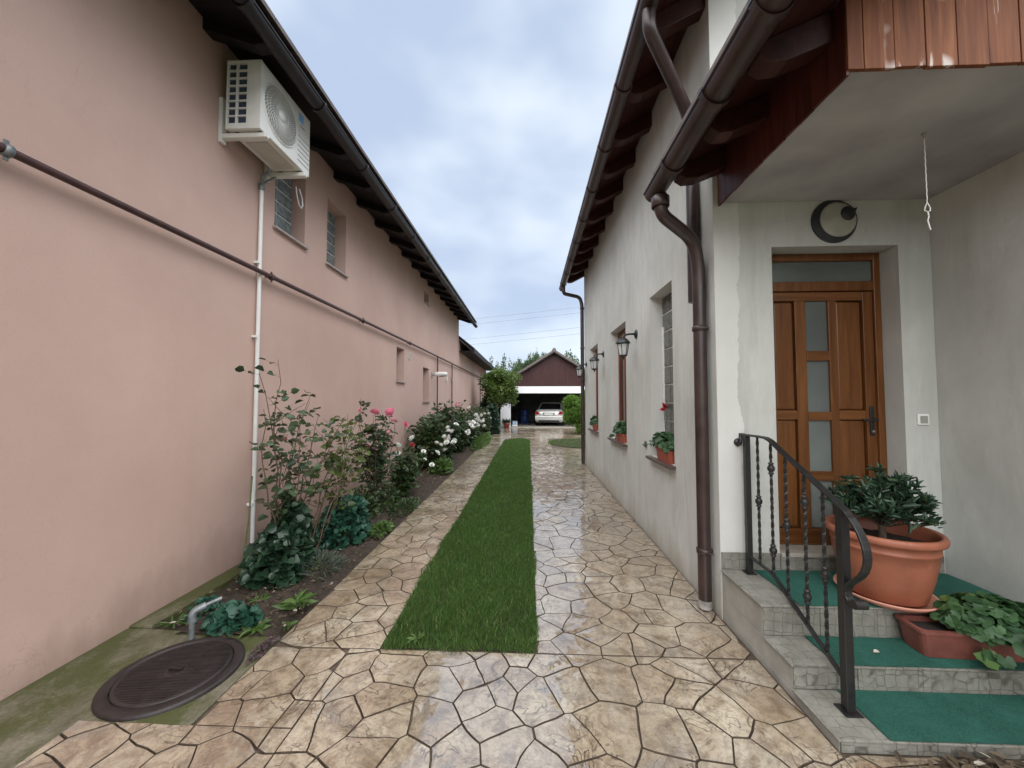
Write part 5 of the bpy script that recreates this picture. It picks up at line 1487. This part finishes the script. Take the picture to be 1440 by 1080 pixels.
m = MB(); m.lathe([(0.001, 0.006), (0.205, 0.006), (0.232, 0.034), (0.246, 0.040), (0.249, 0.032), (0.215, 0.002), (0.001, 0.0)], (0, 0, 0), 56); m.build('dish', M['terrapale'], sc_)
m = MB(); m.lathe([(0.205, 0.0), (0.207, 0.005), (0.200, 0.006)], (0, 0, 0), 40); m.build('foot_ring', M['terrapale'], sc_)

def trough(parent, L_, W_, H_, mat, taper=0.8):
    m = MB()
    t_ = 0.012
    def ring(w, d_, z, rad=0.03):
        out = []
        for (sx, sy, a0) in ((1, 1, 0), (-1, 1, 90), (-1, -1, 180), (1, -1, 270)):
            for k in range(4):
                a = R(a0 + 30 * k); out.append((sx * (w / 2 - rad) + rad * math.cos(a), sy * (d_ / 2 - rad) + rad * math.sin(a), z))
        return out
    rings = [ring(L_ * (taper + 0.1), W_ * taper, 0), ring(L_ * 0.965, W_ * 0.93, H_ - 0.018), ring(L_ * 0.965, W_ * 0.93, H_ - 0.016), ring(L_, W_, H_ - 0.016), ring(L_, W_, H_), ring(L_ - 0.045, W_ - 0.045, H_), ring(L_ - 0.055, W_ - 0.055, H_ - 0.05), ring(L_ - 0.07, W_ - 0.07, H_ * 0.4)]
    n = 16
    vv = [p for rg in rings for p in rg]
    ff = [(i * n + k, i * n + (k + 1) % n, (i + 1) * n + (k + 1) % n, (i + 1) * n + k) for i in range(len(rings) - 1) for k in range(n)]
    ff.append(tuple(range(n))[::-1])
    m.add(vv, ff); o = m.build('trough', mat, parent)
    s_ = MB(); rg = ring(L_ - 0.056, W_ - 0.056, H_ - 0.028); s_.add(rg, [tuple(range(n))]); s_.build('soil', M['potsoil'], parent)
    return o

def geranium_leaves(t, n, cx, cy, cz, rx, ry, rz, seed, L_=0.065, mat='geranium', extra=()):
    pl = Plant('x', (0, 0, 0), None, None, seed); bpy.data.objects.remove(pl.t); pl.t = t
    r_ = pl.r
    for k in range(n):
        a = r_.uniform(0, 2 * math.pi); e_ = math.asin(r_.uniform(-0.25, 1)); q = 0.55 + 0.5 * r_.random() ** 0.5
        p = Vector((cx + rx * math.cos(e_) * math.cos(a) * q, cy + ry * math.cos(e_) * math.sin(a) * q, cz + rz * math.sin(e_) * q))
        base = Vector((cx + r_.uniform(-0.3, 0.3) * rx, cy + r_.uniform(-0.3, 0.3) * ry, cz - rz * 0.3))
        if k % 3 == 0: pl.stem.tube([base, base.lerp(p, 0.6) + Vector((0, 0, 0.02)), p], [0.004, 0.003, 0.002], 4, False)
        nrm = Vector((math.cos(a) * math.cos(e_) * 0.9, math.sin(a) * math.cos(e_) * 0.9, 0.55 + math.sin(e_)))
        scal(pl, p, nrm, L_ * r_.uniform(0.55, 1.15) * 0.5)
    for (p, q, sz) in extra:
        pl.stem.tube([p, Vector(p).lerp(Vector(q), 0.5) + Vector((0, 0, 0.02)), q], [0.005, 0.004, 0.003], 5, False)
        for j in range(5):
            scal(pl, Vector(q) + Vector((r_.gauss(0, .02), r_.gauss(0, .02), r_.gauss(0, .012))), Vector((r_.gauss(-0.3, .5), r_.gauss(-0.5, .5), 0.9)), sz * r_.uniform(.7, 1.1))
    pl.stem.build('stems', M['greenstem'], t)
    o = MB(); V = []; F = []
    for (c, nrm, rad, rot) in pl.G:
        nn = nrm.normalized(); u = nn.orthogonal().normalized(); w = nn.cross(u)
        b = len(V); V.append(tuple(c - nn * rad * 0.22))
        m_ = 14
        for j in range(m_):
            an = rot + 2 * math.pi * j / m_
            rr_ = rad * (1.0 if j % 2 == 0 else 0.84)
            if j == 0: rr_ = rad * 0.3
            V.append(tuple(c + (u * math.cos(an) + w * math.sin(an)) * rr_ + nn * rad * 0.10 * math.sin(an * 3)))
        F += [(b, b + 1 + j, b + 1 + (j + 1) % m_) for j in range(m_)]
    lo = mesh_np('foliage', V, F, M[mat], t); lo['kind'] = 'stuff'
def scal(pl, p, nrm, rad):
    if not hasattr(pl, 'G'): pl.G = []
    n2 = nrm + Vector((pl.r.gauss(0, .3), pl.r.gauss(0, .3), pl.r.gauss(0, .2)))
    pl.G.append((Vector(p), n2, rad, pl.r.uniform(0, 6.28)))

tp = thing('trough_planter', (2.46, 2.335, 0.1845), R(-3), 'geranium spilling from a brown trough planter on the middle step', 'planter')
trough(tp, 0.60, 0.19, 0.145, M['terradark'])
geranium_leaves(tp, 230, 0.10, -0.02, 0.185, 0.24, 0.15, 0.13, 71, 0.085, extra=[((0.0, -0.05, 0.15), (-0.02, -0.17, 0.07), 0.05), ((0.25, -0.05, 0.15), (0.16, -0.42, -0.05), 0.04), ((0.15, -0.05, 0.15), (0.06, -0.3, 0.10), 0.04), ((0.2, -0.05, 0.15), (0.10, -0.25, 0.16), 0.05)])
m = MB(); m.tube([(0.12, -0.08, 0.14), (0.09, -0.22, 0.06), (0.15, -0.30, -0.03), (0.28, -0.36, -0.06)], 0.004, 6); m.build('trailing_stem', M['cane'], tp)

fl_ = thing('fallen_leaf', (1.93, 2.30, 0.187), 0, 'single pale fallen leaf on the middle step carpet', 'leaf')
leaves('blade', [(0, 0, 0)], [(1, 0.3, 0.05)], [(0, -0.3, 1)], [0.05], [0.022], M['cream'], fl_)
MB().tube([(0, 0, 0), (-0.02, -0.008, 0.004)], 0.0012, 5).build('stalk', M['cane'], fl_)

# window boxes on the grey house
wb = [(4.10, 0.42, 'terracotta window box with trailing geranium on the nearest sill', 81, 120, [((-0.02, 0.2, 0.12), (-0.05, 0.62, 0.11), 0.034), ((-0.02, 0.15, 0.12), (-0.04, 0.42, 0.14), 0.025)]),
      (6.02, 0.50, 'terracotta window box of geraniums on the middle sill', 82, 120, [((-0.02, 0.22, 0.12), (-0.07, 0.42, 0.05), 0.04), ((-0.02, 0.2, 0.12), (-0.06, 0.36, -0.02), 0.035)]),
      (8.28, 0.42, 'terracotta window box of geraniums on the farthest sill', 83, 110, [((-0.02, 0.2, 0.12), (-0.06, 0.45, 0.10), 0.04)])]
for (yy, L_, lb, sd, n, ex) in wb:
    t = thing('window_box', (XR + 0.045, yy, 0.9605), 0, lb, 'window box', 'window boxes on the grey house')
    holder = MB()
    o = trough(t, L_, 0.155, 0.13, M['redpot']); o.rotation_euler.z = R(90)
    for ch_ in t.children:
        if ch_.name.startswith('soil'): ch_.rotation_euler.z = R(90)
    geranium_leaves(t, n, -0.01, 0.05, 0.17, 0.10, 0.30, 0.13, sd, 0.085, extra=ex)
# one red bloom on a tall stem in the nearest box
fb = [o for o in bpy.data.objects if o.name == 'window_box'][0]
m = MB(); m.tube([(0.05, 0.2, 0.15), (0.06, 0.27, 0.35), (0.06, 0.30, 0.55)], 0.004, 6); m.build('flower_stem', M['greenstem'], fb)
bloom(fb, (0.06, 0.30, 0.57), 0.045, 'petalred', 2); bloom(fb, (0.045, 0.28, 0.53), 0.035, 'petalred', 4)

# ================================================================== GARAGE
GY = 22.1
ga = thing('garage', (1.47, GY, 0), 0, 'open garage with brown boarded gable at the end of the drive', 'garage')
def A_(o): o.parent = ga; o.matrix_parent_inverse = Matrix.Translation((-1.47, -GY, 0)); return o
GX0, GX1 = -1.60, 4.54
A_(MB().box(GX0, -1.02, GY, GY + 0.25, -0.05, 1.975).build('pillar', M['whitewash'], None, 0.006))
A_(MB().box(3.95, GX1, GY, GY + 0.25, -0.05, 1.975).build('pillar', M['whitewash'], None, 0.006))
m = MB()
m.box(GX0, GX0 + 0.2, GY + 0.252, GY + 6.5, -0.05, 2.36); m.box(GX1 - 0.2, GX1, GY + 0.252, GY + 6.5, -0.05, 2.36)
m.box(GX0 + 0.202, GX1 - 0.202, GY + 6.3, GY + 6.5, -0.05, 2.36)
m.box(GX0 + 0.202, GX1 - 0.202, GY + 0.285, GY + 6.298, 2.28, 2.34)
A_(m.build('wall', simple('shade_darkened_wall', (0.17, 0.165, 0.155), 0.9, 0.25, 3, 0.006, obj=False)))  # interior shade put into the wall colour, darker than the whitewash outside
m = MB(); m.box(GX0 - 0.05, GX1 + 0.05, GY - 0.03, GY + 0.28, 1.977, 2.372); A_(m.build('lintel', M['whitewash'], None, 0.01))
m = MB(); m.box(GX0 + 0.2, GX1 - 0.2, GY - 0.12, GY + 6.3, -0.05, 0.025); A_(m.build('floor_slab', M['concrete'], None, 0.006))
apex = 4.33; half = 3.12; gz = 2.374
gb = A_(MB().prism([(1.47 - half + 0.1, gz + 0.004), (1.47 + half - 0.1, gz + 0.004), (1.47, apex - 0.07)], 'y', GY + 0.03, GY + 0.06).build('gable', M['garagewood']))
x = 1.47 - half + 0.1
while x < 1.47 + half - 0.1:
    xe = min(x + 0.145, 1.47 + half - 0.1)
    def zt(q): return gz + (apex - 0.06 - gz) * max(0.0, 1 - abs(q - 1.47) / (half - 0.1))
    top = [(x + 0.008, zt(x + 0.008))]
    if x < 1.47 < xe: top.append((1.47, zt(1.47)))
    top.append((xe - 0.008, zt(xe - 0.008)))
    if max(t_[1] for t_ in top) > gz + 0.06:
        MB().prism([(x + 0.008, gz + 0.006), (xe - 0.008, gz + 0.006)] + top[::-1], 'y', GY + 0.0, GY + 0.029).build('board', M['garagewood'], gb)
    x = xe
m = MB()
for sg in (-1, 1):
    m.prism([(1.47 + sg * (half + 0.25), gz - 0.14), (1.47, apex), (1.47, apex + 0.13), (1.47 + sg * (half + 0.25), gz - 0.02)], 'y', GY - 0.35, GY + 6.7)
groof = A_(m.build('roof', M['rooftile']))
m = MB(); m.tube([(1.47, GY - 0.37, apex + 0.10), (1.47, GY + 6.7, apex + 0.10)], 0.11, 10); m.build('ridge_cap', M['rooftile'], groof)
for sg in (-1, 1):
    m = MB(); m.prism([(1.47 + sg * (half + 0.25), gz - 0.20), (1.47, apex - 0.07), (1.47, apex - 0.002), (1.47 + sg * (half + 0.25), gz - 0.142)], 'y', GY - 0.33, GY - 0.28); m.build('barge_board', M['darkwood'], groof)
# things kept in the garage
t = thing('blue_drum', (-0.25, GY + 3.6, 0.025), 0, 'blue plastic drum in the dark of the garage', 'drum')
m = MB(); m.lathe([(0.001, 0), (0.27, 0), (0.29, 0.03), (0.29, 0.28), (0.30, 0.30), (0.29, 0.32), (0.29, 0.58), (0.30, 0.60), (0.29, 0.62), (0.29, 0.86), (0.27, 0.90), (0.001, 0.90)], (0, 0, 0), 24); m.build('barrel', M['bluedrum'], t)
m = MB(); m.lathe([(0.06, 0.90), (0.06, 0.93), (0.001, 0.93)], (0.1, 0, 0), 12); m.build('cap', M['lampblack'], t)
t = thing('storage_shelf', (-0.9, GY + 5.6, 0.025), 0, 'dark metal storage shelf at the back of the garage', 'shelf')
m = MB()
for sx in (-0.4, 0.4):
    for sy in (-0.2, 0.2): m.box(sx - 0.02, sx + 0.02, sy - 0.02, sy + 0.02, 0, 1.8)
m.build('frame', M['shelfdark'], t)
for z_ in (0.15, 0.7, 1.25, 1.76): box('shelf_board', M['shelfdark'], t, -0.378, 0.378, -0.178, 0.178, z_, z_ + 0.025)
for (px_, z_, w_, h_) in ((-0.2, 0.176, 0.3, 0.35), (0.15, 0.726, 0.35, 0.3), (-0.18, 1.276, 0.28, 0.3)):
    b = thing('cardboard_box', (-0.9 + px_, GY + 5.6, 0.025 + z_), 0, {0.176: 'dark box on the lowest garage shelf', 0.726: 'dark box on the middle garage shelf', 1.276: 'dark box on the upper garage shelf'}[z_], 'box')
    box('carton', M['shelfdark'], b, -w_ / 2, w_ / 2, -0.15, 0.15, 0, h_, 0.004); box('tape', M['cream'], b, -w_ / 2 - 0.001, w_ / 2 + 0.001, -0.02, 0.02, h_ - 0.001, h_ + 0.002)
# bicycle leaning in the garage
t = thing('bicycle', (0.55, GY + 2.6, 0.025), R(20), 'dark bicycle parked left of the car in the garage', 'bicycle')
for nm, x in (('wheel', -0.5), ('wheel', 0.5)):
    m = MB(); m.tube([(x + 0.33 * math.cos(2 * math.pi * k / 28), 0, 0.35 + 0.33 * math.sin(2 * math.pi * k / 28)) for k in range(29)], 0.018, 8, False)
    wo = m.build('wheel', M['rubber'], t)
    m = MB()
    for k in range(12): m.tube([(x, 0, 0.35), (x + 0.32 * math.cos(2 * math.pi * k / 12), 0, 0.35 + 0.32 * math.sin(2 * math.pi * k / 12))], 0.002, 4, False)
    m.build('spokes', M['alloy'], wo)
m = MB()
for a, b in (((-0.5, 0, 0.35), (-0.15, 0, 0.80)), ((-0.5, 0, 0.35), (-0.08, 0, 0.32)), ((-0.15, 0, 0.85), (-0.08, 0, 0.32)), ((-0.15, 0, 0.78), (0.33, 0, 0.80)), ((-0.08, 0, 0.32), (0.35, 0, 0.72)), ((0.5, 0, 0.35), (0.32, 0, 0.92))): m.tube([a, b], 0.017, 8)
m.build('frame', M['lampblack'], t)
m = MB(); m.tube([(0.30, -0.28, 0.98), (0.34, -0.1, 0.95), (0.32, 0, 0.93), (0.34, 0.1, 0.95), (0.30, 0.28, 0.98)], 0.013, 8); m.build('handlebar', M['lampblack'], t)
m = MB(); m.tube([(-0.30, 0, 0.875), (-0.2, 0, 0.885), (-0.04, 0, 0.88)], [0.07, 0.06, 0.02], 8); m.build('saddle', M['rubber'], t)
# shrink-wrapped water bottles at the opening
t = thing('water_bottle_pack', (-0.80, GY + 0.75, 0.025), 0, 'pack of blue water bottles on the garage floor by the pillar', 'bottle pack')
for i in range(3):
    for j in range(2):
        b = MB(); b.lathe([(0.001, 0), (0.046, 0.0), (0.048, 0.02), (0.045, 0.12), (0.048, 0.2), (0.04, 0.26), (0.016, 0.31), (0.016, 0.335), (0.001, 0.336)], (-0.1 + 0.1 * i, -0.05 + 0.1 * j, 0), 12); b.build('bottle', M['water'], t)
box('wrap_band', M['white'], t, -0.151, 0.151, -0.101, 0.101, 0.02, 0.10, 0.004)

# potted plant by the pillar
t = thing('potted_agave', (-1.22, GY - 0.32, 0.0), 0, 'spiky green plant in a terracotta pot before the garage pillar', 'potted plant')
m = MB(); m.lathe([(0.001, 0), (0.13, 0), (0.165, 0.24), (0.185, 0.245), (0.19, 0.31), (0.175, 0.31), (0.165, 0.26), (0.001, 0.25)], (0, 0, 0), 28); m.build('pot', M['redpot'], t)
pl = Plant('x', (0, 0, 0), None, None, 91); bpy.data.objects.remove(pl.t); pl.t = t
for k in range(60):
    a = pl.r.uniform(0, 6.28); pl.leaf((0.05 * math.cos(a), 0.05 * math.sin(a), 0.26), (math.cos(a), math.sin(a), pl.r.uniform(0.3, 2.4)), pl.r.uniform(0.2, 0.38), 0.05)
pl.finish(M['darkleaf'], M['greenstem'], droop=0.2)

# ------------------------------------------------------------------ car
car = thing('parked_car', (1.22, 23.15, 0.025), R(-9), 'silver sedan parked in the garage, seen from behind', 'car')
def loft(secs, mat, name, parent, cap=True, smooth=True):
    m = MB(); n = len(secs[0]); vv = [p for s_ in secs for p in s_]
    ff = [(i * n + k, i * n + (k + 1) % n, (i + 1) * n + (k + 1) % n, (i + 1) * n + k) for i in range(len(secs) - 1) for k in range(n)]
    m.add(vv, ff, smooth)
    if cap: m.add(secs[0], [tuple(range(n))]); m.add(secs[-1], [tuple(range(n))])
    return m.build(name, mat, parent)
def sec(y_, w, zb_, zm, zt, wt):
    h = [(0, zb_), (w * 0.82, zb_), (w * 0.96, zb_ + 0.06), (w, zb_ + 0.2), (w, zm - 0.06), (w * 0.97, zm), (wt, zt - 0.015), (wt * 0.7, zt), (0, zt)]
    return [(x, y_, z_) for (x, z_) in h] + [(-x, y_, z_) for (x, z_) in h[-2:0:-1]]
loft([sec(0.0, 0.72, 0.36, 0.66, 0.70, 0.60), sec(0.03, 0.80, 0.30, 0.80, 0.90, 0.68), sec(0.12, 0.85, 0.24, 0.86, 0.99, 0.70), sec(0.35, 0.87, 0.20, 0.88, 1.01, 0.72), sec(0.85, 0.88, 0.18, 0.90, 1.0, 0.74),
      sec(2.0, 0.88, 0.18, 0.90, 0.98, 0.76), sec(3.1, 0.88, 0.18, 0.86, 0.94, 0.74), sec(3.9, 0.86, 0.2, 0.76, 0.84, 0.68), sec(4.3, 0.78, 0.24, 0.62, 0.68, 0.58), sec(4.42, 0.62, 0.3, 0.52, 0.55, 0.45)], M['carpaint'], 'body', car)
loft([[(-0.70, 0.72, 0.985), (0.70, 0.72, 0.985), (0.72, 3.2, 0.95), (-0.72, 3.2, 0.95)], [(-0.57, 1.28, 1.36), (0.57, 1.28, 1.36), (0.57, 2.45, 1.37), (-0.57, 2.45, 1.37)]], M['carglass'], 'windows', car, True, False)
loft([[(-0.60, 1.22, 1.345), (0.60, 1.22, 1.345), (0.60, 2.5, 1.355), (-0.60, 2.5, 1.355)], [(-0.56, 1.3, 1.41), (0.56, 1.3, 1.41), (0.56, 2.4, 1.415), (-0.56, 2.4, 1.415)], [(-0.4, 1.5, 1.435), (0.4, 1.5, 1.435), (0.4, 2.2, 1.437), (-0.4, 2.2, 1.437)]], M['carpaint'], 'roof', car, True, False)
for sx in (-1, 1):
    m = MB(); m.tube([(sx * 0.71, 0.74, 0.98), (sx * 0.585, 1.27, 1.36)], 0.035, 6); m.tube([(sx * 0.725, 3.18, 0.95), (sx * 0.585, 2.45, 1.365)], 0.03, 6); m.tube([(sx * 0.735, 1.95, 0.96), (sx * 0.595, 1.85, 1.37)], 0.025, 6); m.build('pillar', M['carpaint'], car)
    m = MB(); s1 = [(0.52, 0.70), (0.80, 0.70), (0.835, 0.86), (0.66, 0.90)]
    m.prism([(sx * a, b) for a, b in s1], 'y', -0.012, 0.14); m.build('tail_light', M['taillight'], car, 0.012)
    for yy in (0.85, 3.5):
        w_ = MB(); w_.lathe([(0.20, -0.10), (0.29, -0.10), (0.315, -0.07), (0.315, 0.07), (0.29, 0.10), (0.20, 0.10)], (sx * 0.80, yy, 0.315), 24, 'x'); wo = w_.build('wheel', M['rubber'], car)
        w_ = MB(); w_.lathe([(0.001, 0.0), (0.06, 0.02), (0.19, 0.0), (0.205, 0.02)], (sx * 0.895, yy, 0.315), 20, 'x'); w_.build('rim', M['alloy'], wo)
m = MB(); m.prism([(-0.80, 0.36), (0.80, 0.36), (0.83, 0.44), (0.83, 0.60), (-0.83, 0.60), (-0.83, 0.44)], 'y', -0.07, 0.12); m.build('bumper', M['carpaint'], car, 0.03)
box('bumper_valance', M['rubber'], car, -0.62, 0.62, -0.03, 0.12, 0.24, 0.358, 0.02)
box('plate_recess', M['button'], car, -0.36, 0.36, -0.02, 0.02, 0.655, 0.79, 0.01)
box('number_plate', M['white'], car, -0.26, 0.26, -0.028, -0.0205, 0.67, 0.775, 0.003)
box('boot_trim', M['alloy'], car, -0.36, 0.36, -0.03, 0.02, 0.795, 0.82, 0.005)

# ================================================================== TREES AND SHRUBS
def tree(name, label, base, trunk_h, clumps, n, L_, W_, mat, seed, group=None, trunk_r=0.06, up=0.1, cat='tree', upright=0.0):
    """tapered trunk, limbs to each foliage clump, leaves spread through every clump's volume"""
    t = thing(name, base, 0, label, cat, group); r_ = random.Random(seed); rs = np.random.RandomState(seed)
    tk = MB()
    tk.tube([(0, 0, -0.1), (0.02, 0.01, trunk_h * 0.5), (0, 0, trunk_h)], [trunk_r * 1.25, trunk_r, trunk_r * 0.8], 10)
    for (cx, cy, cz, rx, ry, rz) in clumps:
        tk.tube(curve_pts((0, 0, trunk_h * 0.85), (cx, cy, cz + rz * 0.5), 0.06, 6, r_), [trunk_r * 0.55 * (1 - k / 7) + 0.006 for k in range(7)], 6)
    tk.build('trunk', M['bark'], t)
    vol = np.array([c[3] * c[4] * c[5] for c in clumps]) ** 0.67; vol /= vol.sum()
    C = []; A = []; N = []
    for (cx, cy, cz, rx, ry, rz), f in zip(clumps, vol):
        k = int(n * f)
        d_ = unit(rs.normal(0, 1, (k, 3))); q = rs.uniform(0.35, 1.05, (k, 1)) ** 0.7
        # break each clump's outline
        q = q * (1 + 0.28 * np.array([mnoise.noise((p[0] * 2.3 + cx * 3, p[1] * 2.3 + cy, p[2] * 2.3 + cz)) for p in d_])[:, None])
        C.append(d_ * q * (rx, ry, rz) + (cx, cy, cz))
        A.append(d_ * (1, 1, 0.6) + rs.normal(0, 0.6, (k, 3)) + (0, 0, upright)); N.append(rs.normal(0, 0.6, (k, 3)) + (0, 0, 1 - upright * 0.5))
    C = np.concatenate(C); A = np.concatenate(A); N = np.concatenate(N); k = len(C)
    o = leaves('crown', C, A, N, L_ * rs.uniform(0.6, 1.25, k), W_ * rs.uniform(0.6, 1.25, k), M[mat], t); o['kind'] = 'stuff'
    return t
r_ = random.Random(3)
cl = []
for k in range(40):
    a = r_.uniform(0, 6.28); e_ = r_.uniform(-1.2, 1.4)
    q = r_.uniform(0.45, 1.0)
    cl.append((0.92 * q * math.cos(a) * math.cos(e_), 0.92 * q * math.sin(a) * math.cos(e_), 2.22 + 0.82 * q * math.sin(e_), r_.uniform(.26, .42), r_.uniform(.26, .42), r_.uniform(.22, .36)))
tree('citrus_tree', 'round-headed green tree beside the garage pillar', (-1.64, 19.4, 0), 1.2, [(c_[0] + 0.28,) + c_[1:] for c_ in cl], 9500, 0.13, 0.07, 'citrus', 5, None, 0.07)
cl = []
for k in range(20):
    a = r_.uniform(0, 6.28); z_ = r_.uniform(0.3, 2.0); q = math.sqrt(max(0.05, 1 - ((z_ - 1.1) / 1.15) ** 2))
    cl.append((0.45 * q * math.cos(a), 0.45 * q * math.sin(a), z_, 0.36, 0.36, 0.32))
tree('clipped_conifer', 'dense bright green clipped conifer behind the far downpipe', (2.42, 18.3, 0), 0.5, cl, 11000, 0.10, 0.05, 'thuja', 6, None, 0.06, cat='shrub', upright=0.9)
for i, (x, y_, h, w_, lb) in enumerate(((0.25, 33.0, 6.9, 1.6, 'tall feathery tree behind the garage left of its ridge'), (-2.6, 34.0, 5.9, 1.7, 'feathery tree behind the garage at the pink wing'), (-1.2, 31.5, 5.4, 1.4, 'smaller feathery tree above the citrus tree'), (3.4, 36.0, 6.9, 1.7, 'feathery tree behind the garage right of its ridge'), (1.6, 37.0, 6.6, 1.4, 'feathery tree directly behind the garage ridge'))):
    cl = []
    r_ = random.Random(100 + i)
    for k in range(30):
        a = r_.uniform(0, 6.28); q = math.sqrt(r_.random())
        top = h * (1 - 0.28 * q) * r_.uniform(0.78, 1.04)
        cl.append((w_ * q * math.cos(a), w_ * q * math.sin(a), top - 0.8, 0.17, 0.17, r_.uniform(0.5, 0.95)))
    for k in range(12):
        a = r_.uniform(0, 6.28); q = math.sqrt(r_.random())
        cl.append((w_ * 0.9 * q * math.cos(a), w_ * 0.9 * q * math.sin(a), h * r_.uniform(0.35, 0.65), 0.5, 0.5, 0.5))
    tree('garden_tree', lb, (x, y_, 0), h * 0.35, cl, 7000, 0.17, 0.08, 'fartree', 40 + i, 'trees behind the garage', 0.09, upright=0.8)

mound('hedge_bush', 'low dark bush hiding the trunk of the round-headed tree', 'bush', (-1.72, 18.4, 0.0), 0.36, 0.7, 1.45, 97, 1900, 0.11, 0.07, 'darkleaf', up=0.4)
mound('hedge_bush', 'dark dense bush between the pink wing and the garage pillar', 'bush', (-2.15, 20.6, 0.0), 0.55, 1.2, 1.9, 95, 2600, 0.14, 0.09, 'darkleaf', up=0.4)
mound('hedge_bush', 'dark bush filling the gap behind the round-headed tree', 'bush', (-2.3, 24.5, 0.0), 0.6, 2.0, 2.3, 96, 2600, 0.16, 0.10, 'bushleaf', up=0.4)

# ================================================================== OVERHEAD CABLES
for i, (va, vb, lb) in enumerate(((447, 432, 'topmost overhead cable across the sky'), (454.5, 440, 'second overhead cable across the sky'), (475, 460.7, 'third overhead cable across the sky'), (483.5, 469.6, 'lowest overhead cable across the sky'))):
    YC = 45.0
    xa, xb = (668 - 743) / 541 * YC, (814.5 - 743) / 541 * YC
    za, zb_ = 1.6 + (562.3 - va) / 541 * YC, 1.6 + (562.3 - vb) / 541 * YC
    sl = (zb_ - za) / (xb - xa)
    m = MB(); m.tube([(x, YC, za + sl * (x - xa) + 0.00035 * ((x) ** 2)) for x in range(-45, 46, 5)], 0.016, 6)
    tag(m.build('overhead_cable', M['cable']), lb, 'cable', 'overhead cables')
